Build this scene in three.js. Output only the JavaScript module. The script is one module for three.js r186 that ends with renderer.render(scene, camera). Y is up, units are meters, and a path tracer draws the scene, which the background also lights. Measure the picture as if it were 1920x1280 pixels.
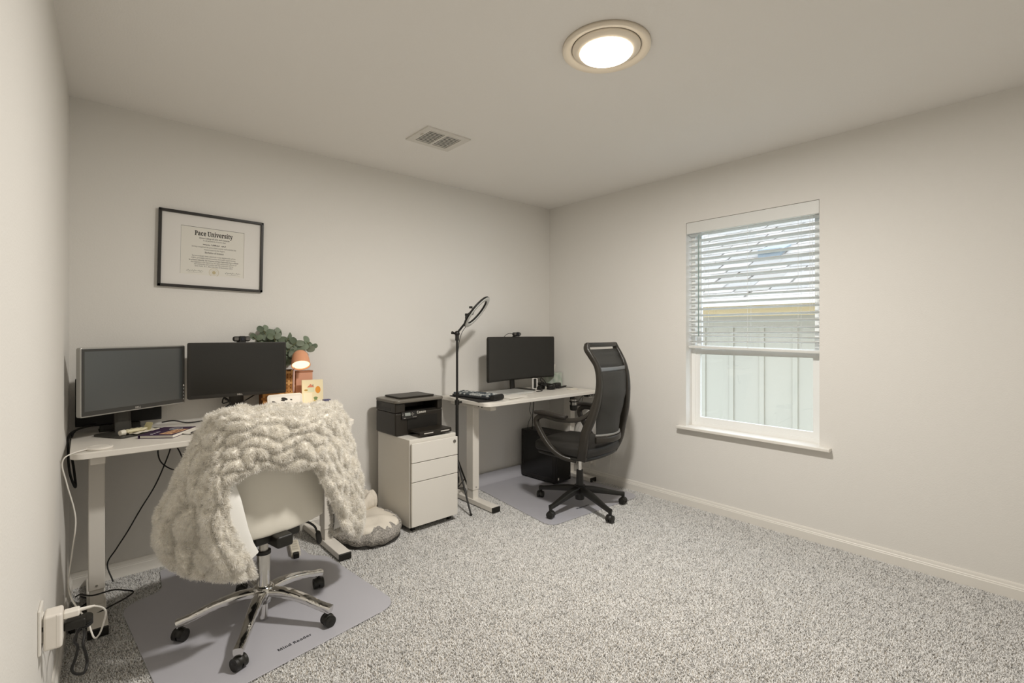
import * as THREE from 'three';
import { RoundedBoxGeometry } from 'three/addons/geometries/RoundedBoxGeometry.js';
import { TextGeometry } from 'three/addons/geometries/TextGeometry.js';
import { FontLoader } from 'three/addons/loaders/FontLoader.js';
import { mergeGeometries, toCreasedNormals } from 'three/addons/utils/BufferGeometryUtils.js';
import { MeshSurfaceSampler } from 'three/addons/math/MeshSurfaceSampler.js';
import { RectAreaLightUniformsLib } from 'three/addons/lights/RectAreaLightUniformsLib.js';
import { createNoise2D, createNoise3D } from 'simplex-noise';

// ---------------------------------------------------------------- camera, sky, exposure
const scene = new THREE.Scene();
const CEIL = 2.44;
const YAW = 0.72183;
const camera = new THREE.PerspectiveCamera(2 * Math.atan(640 / 920.4) * 180 / Math.PI, 1.5, 0.02, 200);
camera.position.set(-3.355, 1.269, 3.271);
camera.rotation.set(0, -YAW, 0);
camera.setViewOffset(1920, 1280, 0, 16.8, 1920, 1280);
camera.updateProjectionMatrix();
scene.add(camera);
scene.background = new THREE.Color().setRGB(2.45, 2.85, 3.3);      // even bright daylight sky
const renderer = new THREE.WebGLRenderer();
renderer.toneMapping = THREE.LinearToneMapping;
renderer.toneMappingExposure = 1.0;
renderer.shadowMap.enabled = true;
RectAreaLightUniformsLib.init();
// round LED ceiling fixture (the glowing lens is built with the fixture below)
const LAMP = { x: -1.735, z: 2.015 };
const lampLight = new THREE.RectAreaLight(new THREE.Color().setRGB(1, 0.96, 0.905), 500, 0.18, 0.18);
lampLight.position.set(LAMP.x, CEIL - 0.042, LAMP.z);
lampLight.lookAt(LAMP.x, 0, LAMP.z);
scene.add(lampLight);

// ---------------------------------------------------------------- helpers
function rng(seed) { let a = seed >>> 0; return () => { a = (a + 0x6d2b79f5) | 0; let t = Math.imul(a ^ (a >>> 15), 1 | a); t = (t + Math.imul(t ^ (t >>> 7), 61 | t)) ^ t; return ((t ^ (t >>> 14)) >>> 0) / 4294967296; }; }
const R = rng(7);
const n2 = createNoise2D(rng(11)), n3 = createNoise3D(rng(12));
const font = await new FontLoader().loadAsync('fonts/droid/droid_sans_bold.typeface.json');
const V = (x, y, z) => new THREE.Vector3(x, y, z);
const used = new Map();
const numbered = (n) => { const k = used.get(n) ?? 0; used.set(n, k + 1); return k ? n + '_' + String(k).padStart(3, '0') : n; };
function M(color, roughness = 0.6, o = {}) {
  const { phys, ...rest } = o;
  const C = phys ? THREE.MeshPhysicalMaterial : THREE.MeshStandardMaterial;
  return new C({ color: Array.isArray(color) ? new THREE.Color().setRGB(...color) : new THREE.Color(color), roughness, ...rest });
}
function thing(name, label, category, pos = [0, 0, 0], turn = 0, group) {
  const o = new THREE.Group(); o.name = numbered(name); o.position.set(...pos); o.rotation.y = turn;
  o.userData = { label, category }; if (group) o.userData.group = group; scene.add(o); return o;
}
function part(parent, name, geo, mat, pos, rot, label) {
  const m = new THREE.Mesh(Array.isArray(geo) ? merge(geo) : geo, mat); m.name = name; m.castShadow = m.receiveShadow = true;
  if (pos) m.position.set(...pos); if (rot) m.rotation.set(...rot); if (label) m.userData.label = label;
  parent.add(m); return m;
}
function solo(name, label, category, geo, mat, pos, rot, group) {
  const m = part(scene, numbered(name), geo, mat, pos, rot); m.userData = { label, category }; if (group) m.userData.group = group; return m;
}
function struct(name, geo, mat, pos, rot, label) { const m = part(scene, name, geo, mat, pos, rot, label); m.userData.kind = 'structure'; return m; }
function merge(list) {
  return mergeGeometries(list.map((g) => { let q = g.index ? g.toNonIndexed() : g; for (const k of Object.keys(q.attributes)) if (!['position', 'normal', 'uv'].includes(k)) q.deleteAttribute(k); if (!q.attributes.uv) q.setAttribute('uv', new THREE.BufferAttribute(new Float32Array(q.attributes.position.count * 2), 2)); return q; }));
}
const rb = (w, h, d, r = 0.004, s = 2) => new RoundedBoxGeometry(w, h, d, s, Math.min(r, w / 2.01, h / 2.01, d / 2.01));
const bx = (w, h, d) => new THREE.BoxGeometry(w, h, d);
const at = (g, x = 0, y = 0, z = 0, rx = 0, ry = 0, rz = 0) => { if (rx || ry || rz) g.applyMatrix4(new THREE.Matrix4().makeRotationFromEuler(new THREE.Euler(rx, ry, rz))); g.translate(x, y, z); return g; };
const box2 = (x0, x1, y0, y1, z0, z1) => at(bx(x1 - x0, y1 - y0, z1 - z0), (x0 + x1) / 2, (y0 + y1) / 2, (z0 + z1) / 2);
const cyl = (r0, r1, h, n = 24) => new THREE.CylinderGeometry(r0, r1, h, n);
const lathe = (pts, n = 40) => new THREE.LatheGeometry(pts.map((p) => new THREE.Vector2(...p)), n);
function tube(pts, r, seg = 60, n = 8) { return new THREE.TubeGeometry(new THREE.CatmullRomCurve3(pts.map((p) => V(...p)), false, 'centripetal'), seg, r, n, false); }
function uvBox(g, s = 1) { // uv in metres from position and normal
  const p = g.attributes.position, n = g.attributes.normal, uv = new Float32Array(p.count * 2);
  for (let i = 0; i < p.count; i++) {
    const x = p.getX(i), y = p.getY(i), z = p.getZ(i), a = Math.abs(n.getX(i)), b = Math.abs(n.getY(i)), c = Math.abs(n.getZ(i));
    const [u, v] = b >= a && b >= c ? [x, z] : a >= c ? [z, y] : [x, y]; uv[2 * i] = u * s; uv[2 * i + 1] = v * s;
  }
  g.setAttribute('uv', new THREE.BufferAttribute(uv, 2)); return g;
}
// sweep a rounded section along a path of [x, y, z, halfWidth, halfHeight]; up = reference for the section's height
function sweep(ctrl, { n = 14, k = 6, up = V(0, 1, 0), e = 0.55, smooth = true } = {}) {
  let path = [];
  if (smooth) {
    const curve = new THREE.CatmullRomCurve3(ctrl.map((c) => V(c[0], c[1], c[2])), false, 'centripetal');
    const N = (ctrl.length - 1) * k;
    for (let i = 0; i <= N; i++) {
      const t = i / N, f = t * (ctrl.length - 1), j = Math.min(ctrl.length - 2, Math.floor(f)), u = f - j, s = u * u * (3 - 2 * u);
      path.push({ p: curve.getPoint(t), w: ctrl[j][3] + (ctrl[j + 1][3] - ctrl[j][3]) * s, h: ctrl[j][4] + (ctrl[j + 1][4] - ctrl[j][4]) * s });
    }
  } else path = ctrl.map((c) => ({ p: V(c[0], c[1], c[2]), w: c[3], h: c[4] }));
  const pos = [], idx = [];
  path.forEach((q, i) => {
    const a = path[Math.max(0, i - 1)].p, b = path[Math.min(path.length - 1, i + 1)].p, T = b.clone().sub(a).normalize();
    const S = new THREE.Vector3().crossVectors(T, up).normalize(), U = new THREE.Vector3().crossVectors(S, T).normalize();
    for (let j = 0; j < n; j++) {
      const th = 2 * Math.PI * (j + 0.5) / n, c = Math.cos(th), s = Math.sin(th);
      const x = Math.sign(c) * Math.abs(c) ** e * q.w, y = Math.sign(s) * Math.abs(s) ** e * q.h;
      pos.push(q.p.x + S.x * x + U.x * y, q.p.y + S.y * x + U.y * y, q.p.z + S.z * x + U.z * y);
    }
  });
  for (let i = 0; i < path.length - 1; i++) for (let j = 0; j < n; j++) { const a = i * n + j, b = i * n + (j + 1) % n, c = a + n, d = b + n; idx.push(a, b, c, b, d, c); }
  const cap = (o, q, rev) => { const c = pos.length / 3; pos.push(q.p.x, q.p.y, q.p.z); for (let j = 0; j < n; j++) rev ? idx.push(c, o + (j + 1) % n, o + j) : idx.push(c, o + j, o + (j + 1) % n); };
  cap(0, path[0], true); cap((path.length - 1) * n, path[path.length - 1], false);
  const g = new THREE.BufferGeometry(); g.setAttribute('position', new THREE.Float32BufferAttribute(pos, 3)); g.setIndex(idx); return toCreasedNormals(g, 0.7);
}
// soft slab in the xy plane, rounded outline and thickness, optional deform(x, y, z, u, v) -> [x, y, z]
function pillow(w, h, d, { k = 0.35, p = 4, nu = 28, nv = 28, deform } = {}) {
  const pos = [], idx = [], uv = [];
  for (const side of [1, -1]) {
    const o = pos.length / 3;
    for (let j = 0; j <= nv; j++) for (let i = 0; i <= nu; i++) {
      const u = Math.sin((i / nu - 0.5) * Math.PI), v = Math.sin((j / nv - 0.5) * Math.PI), m = Math.max(Math.abs(u), Math.abs(v));
      const x = u * Math.sqrt(1 - k * v * v / 2) * w / 2, y = v * Math.sqrt(1 - k * u * u / 2) * h / 2, z = side * d / 2 * Math.pow(Math.max(0, 1 - m ** p), 1 / p);
      const q = deform ? deform(x, y, z, u, v, side) : [x, y, z];
      pos.push(...q); uv.push(x, y);
    }
    for (let j = 0; j < nv; j++) for (let i = 0; i < nu; i++) { const a = o + j * (nu + 1) + i, b = a + 1, c = a + nu + 1, e = c + 1; side > 0 ? idx.push(a, b, c, b, e, c) : idx.push(a, c, b, b, c, e); }
  }
  const g = new THREE.BufferGeometry(); g.setAttribute('position', new THREE.Float32BufferAttribute(pos, 3)); g.setAttribute('uv', new THREE.Float32BufferAttribute(uv, 2)); g.setIndex(idx); g.computeVertexNormals(); return g;
}
function rrect(w, h, r) { const s = new THREE.Shape(), a = w / 2, b = h / 2; s.moveTo(-a + r, -b); s.lineTo(a - r, -b); s.absarc(a - r, -b + r, r, -Math.PI / 2, 0); s.lineTo(a, b - r); s.absarc(a - r, b - r, r, 0, Math.PI / 2); s.lineTo(-a + r, b); s.absarc(-a + r, b - r, r, Math.PI / 2, Math.PI); s.lineTo(-a, -b + r); s.absarc(-a + r, -b + r, r, Math.PI, 1.5 * Math.PI); return s; }
function slab(shape, d, bevel = 0.002) { return new THREE.ExtrudeGeometry(shape, { depth: d - 2 * bevel, bevelEnabled: bevel > 0, bevelSize: bevel, bevelThickness: bevel, bevelSegments: 2, curveSegments: 10 }).translate(0, 0, bevel - d / 2); }
function text(str, size, depth = 0.0006) { const g = new TextGeometry(str, { font, size, depth, curveSegments: 3 }); g.computeBoundingBox(); const b = g.boundingBox; g.translate(-(b.min.x + b.max.x) / 2, -(b.min.y + b.max.y) / 2, 0); return g; }
function dataTex(n, fn, { rep = [1, 1], srgb = false } = {}) {
  const d = new Uint8Array(n * n * 4);
  for (let y = 0; y < n; y++) for (let x = 0; x < n; x++) { const c = fn(x / n, y / n), o = (y * n + x) * 4; for (let i = 0; i < 3; i++) d[o + i] = Math.max(0, Math.min(255, Math.round(255 * (Array.isArray(c) ? c[i] : c)))); d[o + 3] = 255; }
  const t = new THREE.DataTexture(d, n, n); t.wrapS = t.wrapT = THREE.RepeatWrapping; t.magFilter = THREE.LinearFilter; t.minFilter = THREE.LinearMipmapLinearFilter; t.generateMipmaps = true;
  t.repeat.set(...rep); if (srgb) t.colorSpace = THREE.SRGBColorSpace; t.needsUpdate = true; return t;
}
// tileable noise: n3 on a torus-like blend
function tile(u, v, f, seed = 0) { const a = n3(u * f, v * f, seed), b = n3((u - 1) * f, v * f, seed), c = n3(u * f, (v - 1) * f, seed), d = n3((u - 1) * f, (v - 1) * f, seed); return a * (1 - u) * (1 - v) + b * u * (1 - v) + c * (1 - u) * v + d * u * v; }
function canvasTex(w, h, draw) { const c = document.createElement('canvas'); c.width = w; c.height = h; const g = c.getContext('2d'); draw(g, w, h); const t = new THREE.CanvasTexture(c); t.colorSpace = THREE.SRGBColorSpace; return t; }

// ---------------------------------------------------------------- shared materials
const paintBump = dataTex(512, (u, v) => 0.5 + 0.28 * tile(u, v, 46, 1) + 0.16 * tile(u, v, 90, 5), { rep: [2.2, 2.2] });
const wallPaint = M('#e6e3dd', 0.82, { bumpMap: paintBump, bumpScale: 0.0006 });
const ceilPaint = M('#f2efea', 0.9, { bumpMap: paintBump, bumpScale: 0.0008 });
const trimPaint = M('#e9e5dd', 0.42);
const whiteLam = M('#e9e4db', 0.38), whiteMetal = M('#e4dfd6', 0.36), blackPl = M('#17150f', 0.48), blackSoft = M('#131210', 0.7), darkPl = M('#2a2722', 0.45), greyPl = M('#8b8a86', 0.5);
const chrome = M('#dcdad6', 0.1, { metalness: 1 }), steel = M('#c3c0ba', 0.3, { metalness: 1 });
const blackCable = M('#12110f', 0.55), whiteCable = M('#e6e2da', 0.5);
const vinyl = M('#f2f2ef', 0.4);
const screenMat = M('#14130f', 0.3, { phys: true, clearcoat: 0.25, clearcoatRoughness: 0.35 });

// ---------------------------------------------------------------- room shell
const LW = -3.394, LA = 0.0354, FZ = 4.06;      // left wall leans out of square by two degrees
const XL = (z) => LW - LA * z;
const leftTurn = -Math.atan(LA);
struct('floor', uvBox(box2(-3.8, 0.15, -0.16, -0.008, -0.15, FZ + 0.15)), M('#b5aea3', 0.95), undefined, undefined, 'carpeted floor');
const DUCT = { x0: -1.835, x1: -1.621, z0: 0.661, z1: 0.835 };        // opening of the air duct in the ceiling
struct('ceiling', merge([[-3.8, DUCT.x0, -0.15, FZ + 0.15], [DUCT.x1, 0.15, -0.15, FZ + 0.15], [DUCT.x0, DUCT.x1, -0.15, DUCT.z0], [DUCT.x0, DUCT.x1, DUCT.z1, FZ + 0.15]].map(([a, b, c, d]) => uvBox(box2(a, b, CEIL, CEIL + 0.16, c, d)))), ceilPaint);
struct('wall_back', uvBox(box2(-3.8, 0.15, -0.008, CEIL, -0.15, 0)), wallPaint);
struct('wall_front', uvBox(box2(-3.8, 0.15, -0.008, CEIL, FZ, FZ + 0.15)), wallPaint);
struct('wall_left', uvBox(box2(-0.16, 0, -0.008, CEIL, -0.02, FZ + 0.05)), wallPaint, [LW, 0, 0], [0, leftTurn, 0]);
const WZ0 = 1.402, WZ1 = 2.272, WY0 = 0.578, WY1 = 2.075;
struct('wall_right', merge([box2(0, 0.15, -0.008, WY0, 0, FZ), box2(0, 0.15, WY1, CEIL, 0, FZ), box2(0, 0.15, WY0, WY1, 0, WZ0), box2(0, 0.15, WY0, WY1, WZ1, FZ)].map((g) => uvBox(g))), wallPaint);
function baseProfile(len) { // profile in xy (x = out of the wall), along z
  const s = new THREE.Shape(); s.moveTo(0, -0.008); s.lineTo(0.013, -0.008); s.lineTo(0.013, 0.046); s.lineTo(0.011, 0.049); s.lineTo(0.0105, 0.055); s.lineTo(0.008, 0.058); s.lineTo(0.0065, 0.068); s.lineTo(0.004, 0.075); s.lineTo(0, 0.075); s.closePath();
  return new THREE.ExtrudeGeometry(s, { depth: len, bevelEnabled: false });
}
struct('baseboard_right', baseProfile(FZ), trimPaint, [0, 0, FZ], [0, Math.PI, 0]);
struct('baseboard_back', baseProfile(3.394), trimPaint, [0, 0, 0], [0, -Math.PI / 2, 0]);
struct('baseboard_left', baseProfile(FZ), trimPaint, [LW, 0, 0], [0, leftTurn, 0]);
struct('baseboard_front', baseProfile(3.53), trimPaint, [-3.53, 0, FZ], [0, Math.PI / 2, 0]);

// carpet pile: patches of twisted yarn tufts laid side by side over the whole floor
{
  const SIDE = 0.4, step = 0.0062, r = rng(21), n = Math.round(SIDE / step), c = new THREE.Color();
  const patch = (seed) => {
    const pos = [], col = [], idx = [];
    for (let a = 0; a < n; a++) for (let b = 0; b < n; b++) {
      const x = (a + 0.5 + (r() - 0.5) * 1.3) * SIDE / n, z = (b + 0.5 + (r() - 0.5) * 1.3) * SIDE / n, u = x / SIDE, v = z / SIDE;
      const k = r(), l = (k < 0.1 ? 0.4 : k < 0.32 ? 0.6 : 0.83) + (r() - 0.5) * 0.1 + 0.05 * tile(u, v, 3, seed);
      for (let q = 0; q < 2; q++) {
        const th = r() * 6.28 + 1.2 * tile(u, v, 2.5, seed + 30), ln = 0.003 + 0.004 * r(), ht = 0.0085 + 0.003 * r() + 0.0015 * tile(u, v, 4, seed + 60), dx = Math.cos(th), dz = Math.sin(th), w = 0.0014 + 0.0006 * r(), o = pos.length / 3;
        for (const [f, hh, ww] of [[0, 0, 1], [0.35, 0.6, 1.15]]) for (let e = 0; e < 3; e++) { const t = e * 2.094 + th; pos.push(x + dx * ln * f + Math.cos(t) * w * ww, ht * hh, z + dz * ln * f + Math.sin(t) * w * ww); }
        pos.push(x + dx * ln, ht, z + dz * ln);
        for (let e = 0; e < 3; e++) { const e2 = (e + 1) % 3; idx.push(o + e, o + e + 3, o + e2, o + e2, o + e + 3, o + e2 + 3, o + e + 3, o + 6, o + e2 + 3); }
        for (let e = 0; e < 7; e++) col.push(l, l * 0.985, l * 0.955);
      }
    }
    const g = new THREE.BufferGeometry(); g.setAttribute('position', new THREE.Float32BufferAttribute(pos, 3)); g.setAttribute('color', new THREE.Float32BufferAttribute(col, 3)); g.setIndex(idx); g.computeVertexNormals(); return g;
  };
  const all = new THREE.Group(); all.name = 'carpet_pile'; all.userData = { kind: 'stuff', label: 'grey beige twisted carpet pile covering the whole floor', category: 'carpet' }; scene.add(all);
  const m = M('#ffffff', 0.95, { vertexColors: true }), o = new THREE.Object3D();
  const spots = [[], [], []]; for (let a = 0; a < 9; a++) for (let b = 0; b < 10; b++) spots[Math.floor(r() * 3)].push([-(a + 0.5) * SIDE, (b + 0.5) * SIDE, Math.floor(r() * 4)]);
  spots.forEach((list, k) => {
    const g = patch(k * 100 + 1); g.translate(-SIDE / 2, 0, -SIDE / 2); const im = new THREE.InstancedMesh(g, m, list.length);
    list.forEach(([x, z, q], i) => { o.position.set(x, -0.0085, z); o.rotation.set(0, q * Math.PI / 2, 0); o.updateMatrix(); im.setMatrixAt(i, o.matrix); });
    im.name = 'pile_patch'; im.userData = { kind: 'stuff' }; all.add(im);
  });
}

// ---------------------------------------------------------------- window, sill, blind
{
  const w = new THREE.Group(); w.name = 'window_1'; w.userData = { kind: 'structure', label: 'white vinyl single hung window' }; scene.add(w);
  const zc = (WZ0 + WZ1) / 2, W = WZ1 - WZ0, H = WY1 - WY0;
  const ring = (x0, x1, z0, z1, y0, y1, t, b = t) => [box2(x0, x1, y0, y0 + b, z0, z1), box2(x0, x1, y1 - t, y1, z0, z1), box2(x0, x1, y0 + b, y1 - t, z0, z0 + t), box2(x0, x1, y0 + b, y1 - t, z1 - t, z1)];
  part(w, 'window_frame', ring(0.085, 0.148, WZ0, WZ1, WY0, WY1, 0.028), vinyl);
  const meet = 1.118;
  part(w, 'lower_sash', ring(0.09, 0.112, WZ0 + 0.026, WZ1 - 0.026, WY0 + 0.026, meet + 0.03, 0.036, 0.042), vinyl);
  part(w, 'upper_sash', ring(0.116, 0.138, WZ0 + 0.026, WZ1 - 0.026, meet - 0.01, WY1 - 0.026, 0.034), vinyl);
  const pane = M('#ffffff', 0.02, { phys: true, transmission: 1, ior: 1.45 });
  part(w, 'pane', bx(0.003, meet - WY0 - 0.02, W - 0.11), pane, [0.101, (meet + WY0) / 2 + 0.018, zc]);
  part(w, 'pane', bx(0.003, WY1 - meet - 0.06, W - 0.11), pane, [0.127, (WY1 + meet) / 2 - 0.008, zc]);
  part(w, 'sash_lock', [at(rb(0.02, 0.012, 0.05, 0.003), 0.1, meet + 0.036, zc)], vinyl);
  struct('trim_1', rb(0.15, 0.022, W + 0.125, 0.006), trimPaint, [0.03, WY0 - 0.011 + 0.004, zc + 0.002], undefined, 'white window sill board');

  const b = thing('window_blind', 'white horizontal faux wood blind raised halfway in the window', 'blind', [0.048, 0, zc]);
  const bw = W - 0.012, slatMat = M('#e4e4e0', 0.5), n = 19, y0 = 1.985;
  part(b, 'valance', rb(0.012, 0.082, W - 0.004, 0.003), slatMat, [-0.04, WY1 - 0.043, 0]);
  part(b, 'headrail', rb(0.05, 0.045, bw, 0.003), slatMat, [0.0, WY1 - 0.03, 0]);
  const slatG = rb(0.05, 0.0028, bw, 0.0013, 1);
  for (let i = 0; i < n; i++) {
    const y = i < 15 ? y0 - i * 0.0455 : [1.307, 1.268, 1.24, 1.205][i - 15];
    part(b, 'slat', slatG, slatMat, [0, y, 0], [i < 15 ? 0 : (i % 2 ? 0.012 : -0.006), 0, -0.22 + 0.05 * n2(i * 3.1, 2)]);
  }
  part(b, 'bottom_rail', rb(0.05, 0.018, bw, 0.004), slatMat, [0, 1.158, 0], [0.018, 0, 0.1]);
  for (const z of [-0.3, 0, 0.31]) for (const x of [-0.027, 0.027]) part(b, 'ladder_cord', cyl(0.0009, 0.0009, 0.88, 6), slatMat, [x, 1.6, z]);
  part(b, 'tilt_wand', cyl(0.004, 0.004, 0.74, 8), M('#8fa09c', 0.25), [-0.034, 1.61, -0.345]);
  for (const z of [0.38, 0.392]) part(b, 'lift_cord', cyl(0.0011, 0.0011, 0.62, 6), slatMat, [-0.036, 1.7, z]);
}

// ---------------------------------------------------------------- the neighbour's house outside
{
  struct('lawn', box2(0.16, 14, -3.2, -3.1, -12, 12), M('#6d7a4d', 0.95), undefined, undefined, 'grass strip between the houses');
  const h = thing('neighbour_house', 'cream board and batten house with grey shingle roof seen through the window', 'house');
  const siding = M('#aaa393', 0.8), fasciaM = M('#a9946c', 0.7), shingleM = [M('#aaa299', 0.95), M('#9f978d', 0.95), M('#b4aca3', 0.95), M('#a29b93', 0.95)];
  part(h, 'siding_panel', box2(3.2, 3.32, -3.1, 1.56, -5, 6), siding);
  const batG = rb(0.022, 4.62, 0.06, 0.004, 1);
  for (let i = -8; i < 12; i++) part(h, 'batten', batG, siding, [3.193, -0.8, 0.28 + i * 0.39]);
  part(h, 'frieze_board', box2(3.17, 3.2, 1.36, 1.5, -5, 6), siding);
  part(h, 'soffit', box2(2.86, 3.3, 1.5, 1.52, -5, 6), fasciaM);
  part(h, 'fascia', box2(2.83, 2.86, 1.47, 1.69, -5, 6), fasciaM);
  part(h, 'gutter', box2(2.75, 2.83, 1.6, 1.7, -5, 6), M('#d9d4c6', 0.5));
  const th = Math.atan(0.5), c = Math.cos(th), s = Math.sin(th), ridgeX = 6.35;
  const hipZ = (x) => -0.55 - (ridgeX - x) * 1.2;
  const poly = new THREE.Shape(); const L = (ridgeX - 2.8) / c; poly.moveTo(0, -hipZ(2.8)); poly.lineTo(L, -hipZ(ridgeX)); poly.lineTo(L, -6); poly.lineTo(0, -6); poly.closePath();
  const deck = new THREE.ExtrudeGeometry(poly, { depth: 0.1, bevelEnabled: false }); deck.rotateX(-Math.PI / 2); deck.translate(0, -0.1, 0);
  part(h, 'roof_deck', deck, shingleM[1], [2.8, 1.69, 0], [0, 0, th]);
  const ex = 0.19, tl = 0.42, tab = bx(ex + 0.03, 0.014, tl - 0.012);
  for (let i = 0; i < 21; i++) for (let j = -6; j < 8; j++) {
    const sl = 0.1 + i * ex, z = j * tl + (i % 2) * tl / 2 + 0.05 * n2(i, j), x = 2.8 + sl * c; if (z < hipZ(x) + 0.25 || z > 2.0) continue;
    part(h, 'shingle', tab, shingleM[Math.floor(R() * 4)], [x - s * 0.012, 1.69 + sl * s + c * 0.012, z], [0, 0, th - 0.045]);
  }
  part(h, 'ridge_cap', at(bx(0.2, 0.03, 7), 0, 0, 0), shingleM[2], [ridgeX - 0.08, 1.69 + L * s - 0.02, 3], [0, 0, th * 0.7]);
  const vent = [sweep([[0, 0, 0, 0.14, 0.02], [0.02, 0.1, 0, 0.14, 0.1]], { smooth: false, n: 8, up: V(1, 0, 0) }), at(bx(0.42, 0.02, 0.36), 0.02, 0.17, 0, 0, 0, 0.2), at(bx(0.3, 0.16, 0.3), 0.02, 0.09, 0)];
  part(h, 'roof_vent', merge(vent), M('#8d969a', 0.5), [4.2, 2.31, 0.42], [0, 0, 0.1]);
  part(h, 'vent_flashing', bx(0.4, 0.012, 0.75), M('#a7acab', 0.5), [4.12, 2.265, 0.25], [0, 0, th]);
}

// ---------------------------------------------------------------- ceiling fixture and vent
{
  const f = thing('ceiling_light', 'round flush ceiling light with glowing white lens', 'ceiling light', [LAMP.x, CEIL, LAMP.z]);
  const cream = M('#efe4d2', 0.5);
  part(f, 'trim_ring', lathe([[0.141, 0], [0.178, 0], [0.178, -0.014], [0.174, -0.018], [0.16, -0.014], [0.145, -0.009], [0.141, -0.006]], 72), cream);
  part(f, 'bezel', lathe([[0.1, -0.001], [0.138, -0.001], [0.138, -0.01], [0.134, -0.014], [0.116, -0.021], [0.104, -0.0235], [0.1, -0.0235]], 72), cream);
  part(f, 'lens', lathe([[0, -0.004], [0.107, -0.004], [0.107, -0.026], [0.103, -0.031], [0.09, -0.033], [0, -0.035]], 72), M('#ffffff', 0.5, { emissive: new THREE.Color().setRGB(1, 0.87, 0.69), emissiveIntensity: 7 }));
  const v = thing('ceiling_vent', 'small white ceiling air register with two banks of louvres', 'air vent', [-1.728, CEIL, 0.748]);
  const vm = M('#dedad2', 0.5), W = 0.3, D = 0.252;
  part(v, 'frame', [box2(-W / 2, W / 2, -0.008, 0, -D / 2, -D / 2 + 0.038), box2(-W / 2, W / 2, -0.008, 0, D / 2 - 0.038, D / 2), box2(-W / 2, -W / 2 + 0.042, -0.008, 0, -D / 2 + 0.038, D / 2 - 0.038), box2(W / 2 - 0.042, W / 2, -0.008, 0, -D / 2 + 0.038, D / 2 - 0.038), box2(-0.008, 0.008, -0.008, 0, -D / 2 + 0.038, D / 2 - 0.038)], vm);
  const dx = (DUCT.x1 - DUCT.x0) / 2 - 0.001, dz = (DUCT.z1 - DUCT.z0) / 2 - 0.001, dh = 0.42;
  part(v, 'duct', [box2(-dx, -dx + 0.002, 0, dh, -dz, dz), box2(dx - 0.002, dx, 0, dh, -dz, dz), box2(-dx + 0.002, dx - 0.002, 0, dh, -dz, -dz + 0.002), box2(-dx + 0.002, dx - 0.002, 0, dh, dz - 0.002, dz), box2(-dx, dx, dh, dh + 0.004, -dz, dz)], M('#8f8e8a', 0.6));
  const lg = rb(0.094, 0.0016, 0.0082, 0.0007, 1);
  for (const sx of [-1, 1]) for (let i = 0; i < 9; i++) part(v, 'louvre', lg, vm, [sx * 0.0575, -0.0055, -D / 2 + 0.051 + i * 0.0188], [-0.02, 0, 0]);
  part(v, 'damper_lever', rb(0.004, 0.01, 0.03, 0.001, 1), vm, [-W / 2 + 0.025, -0.013, 0.02]);
}

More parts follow.
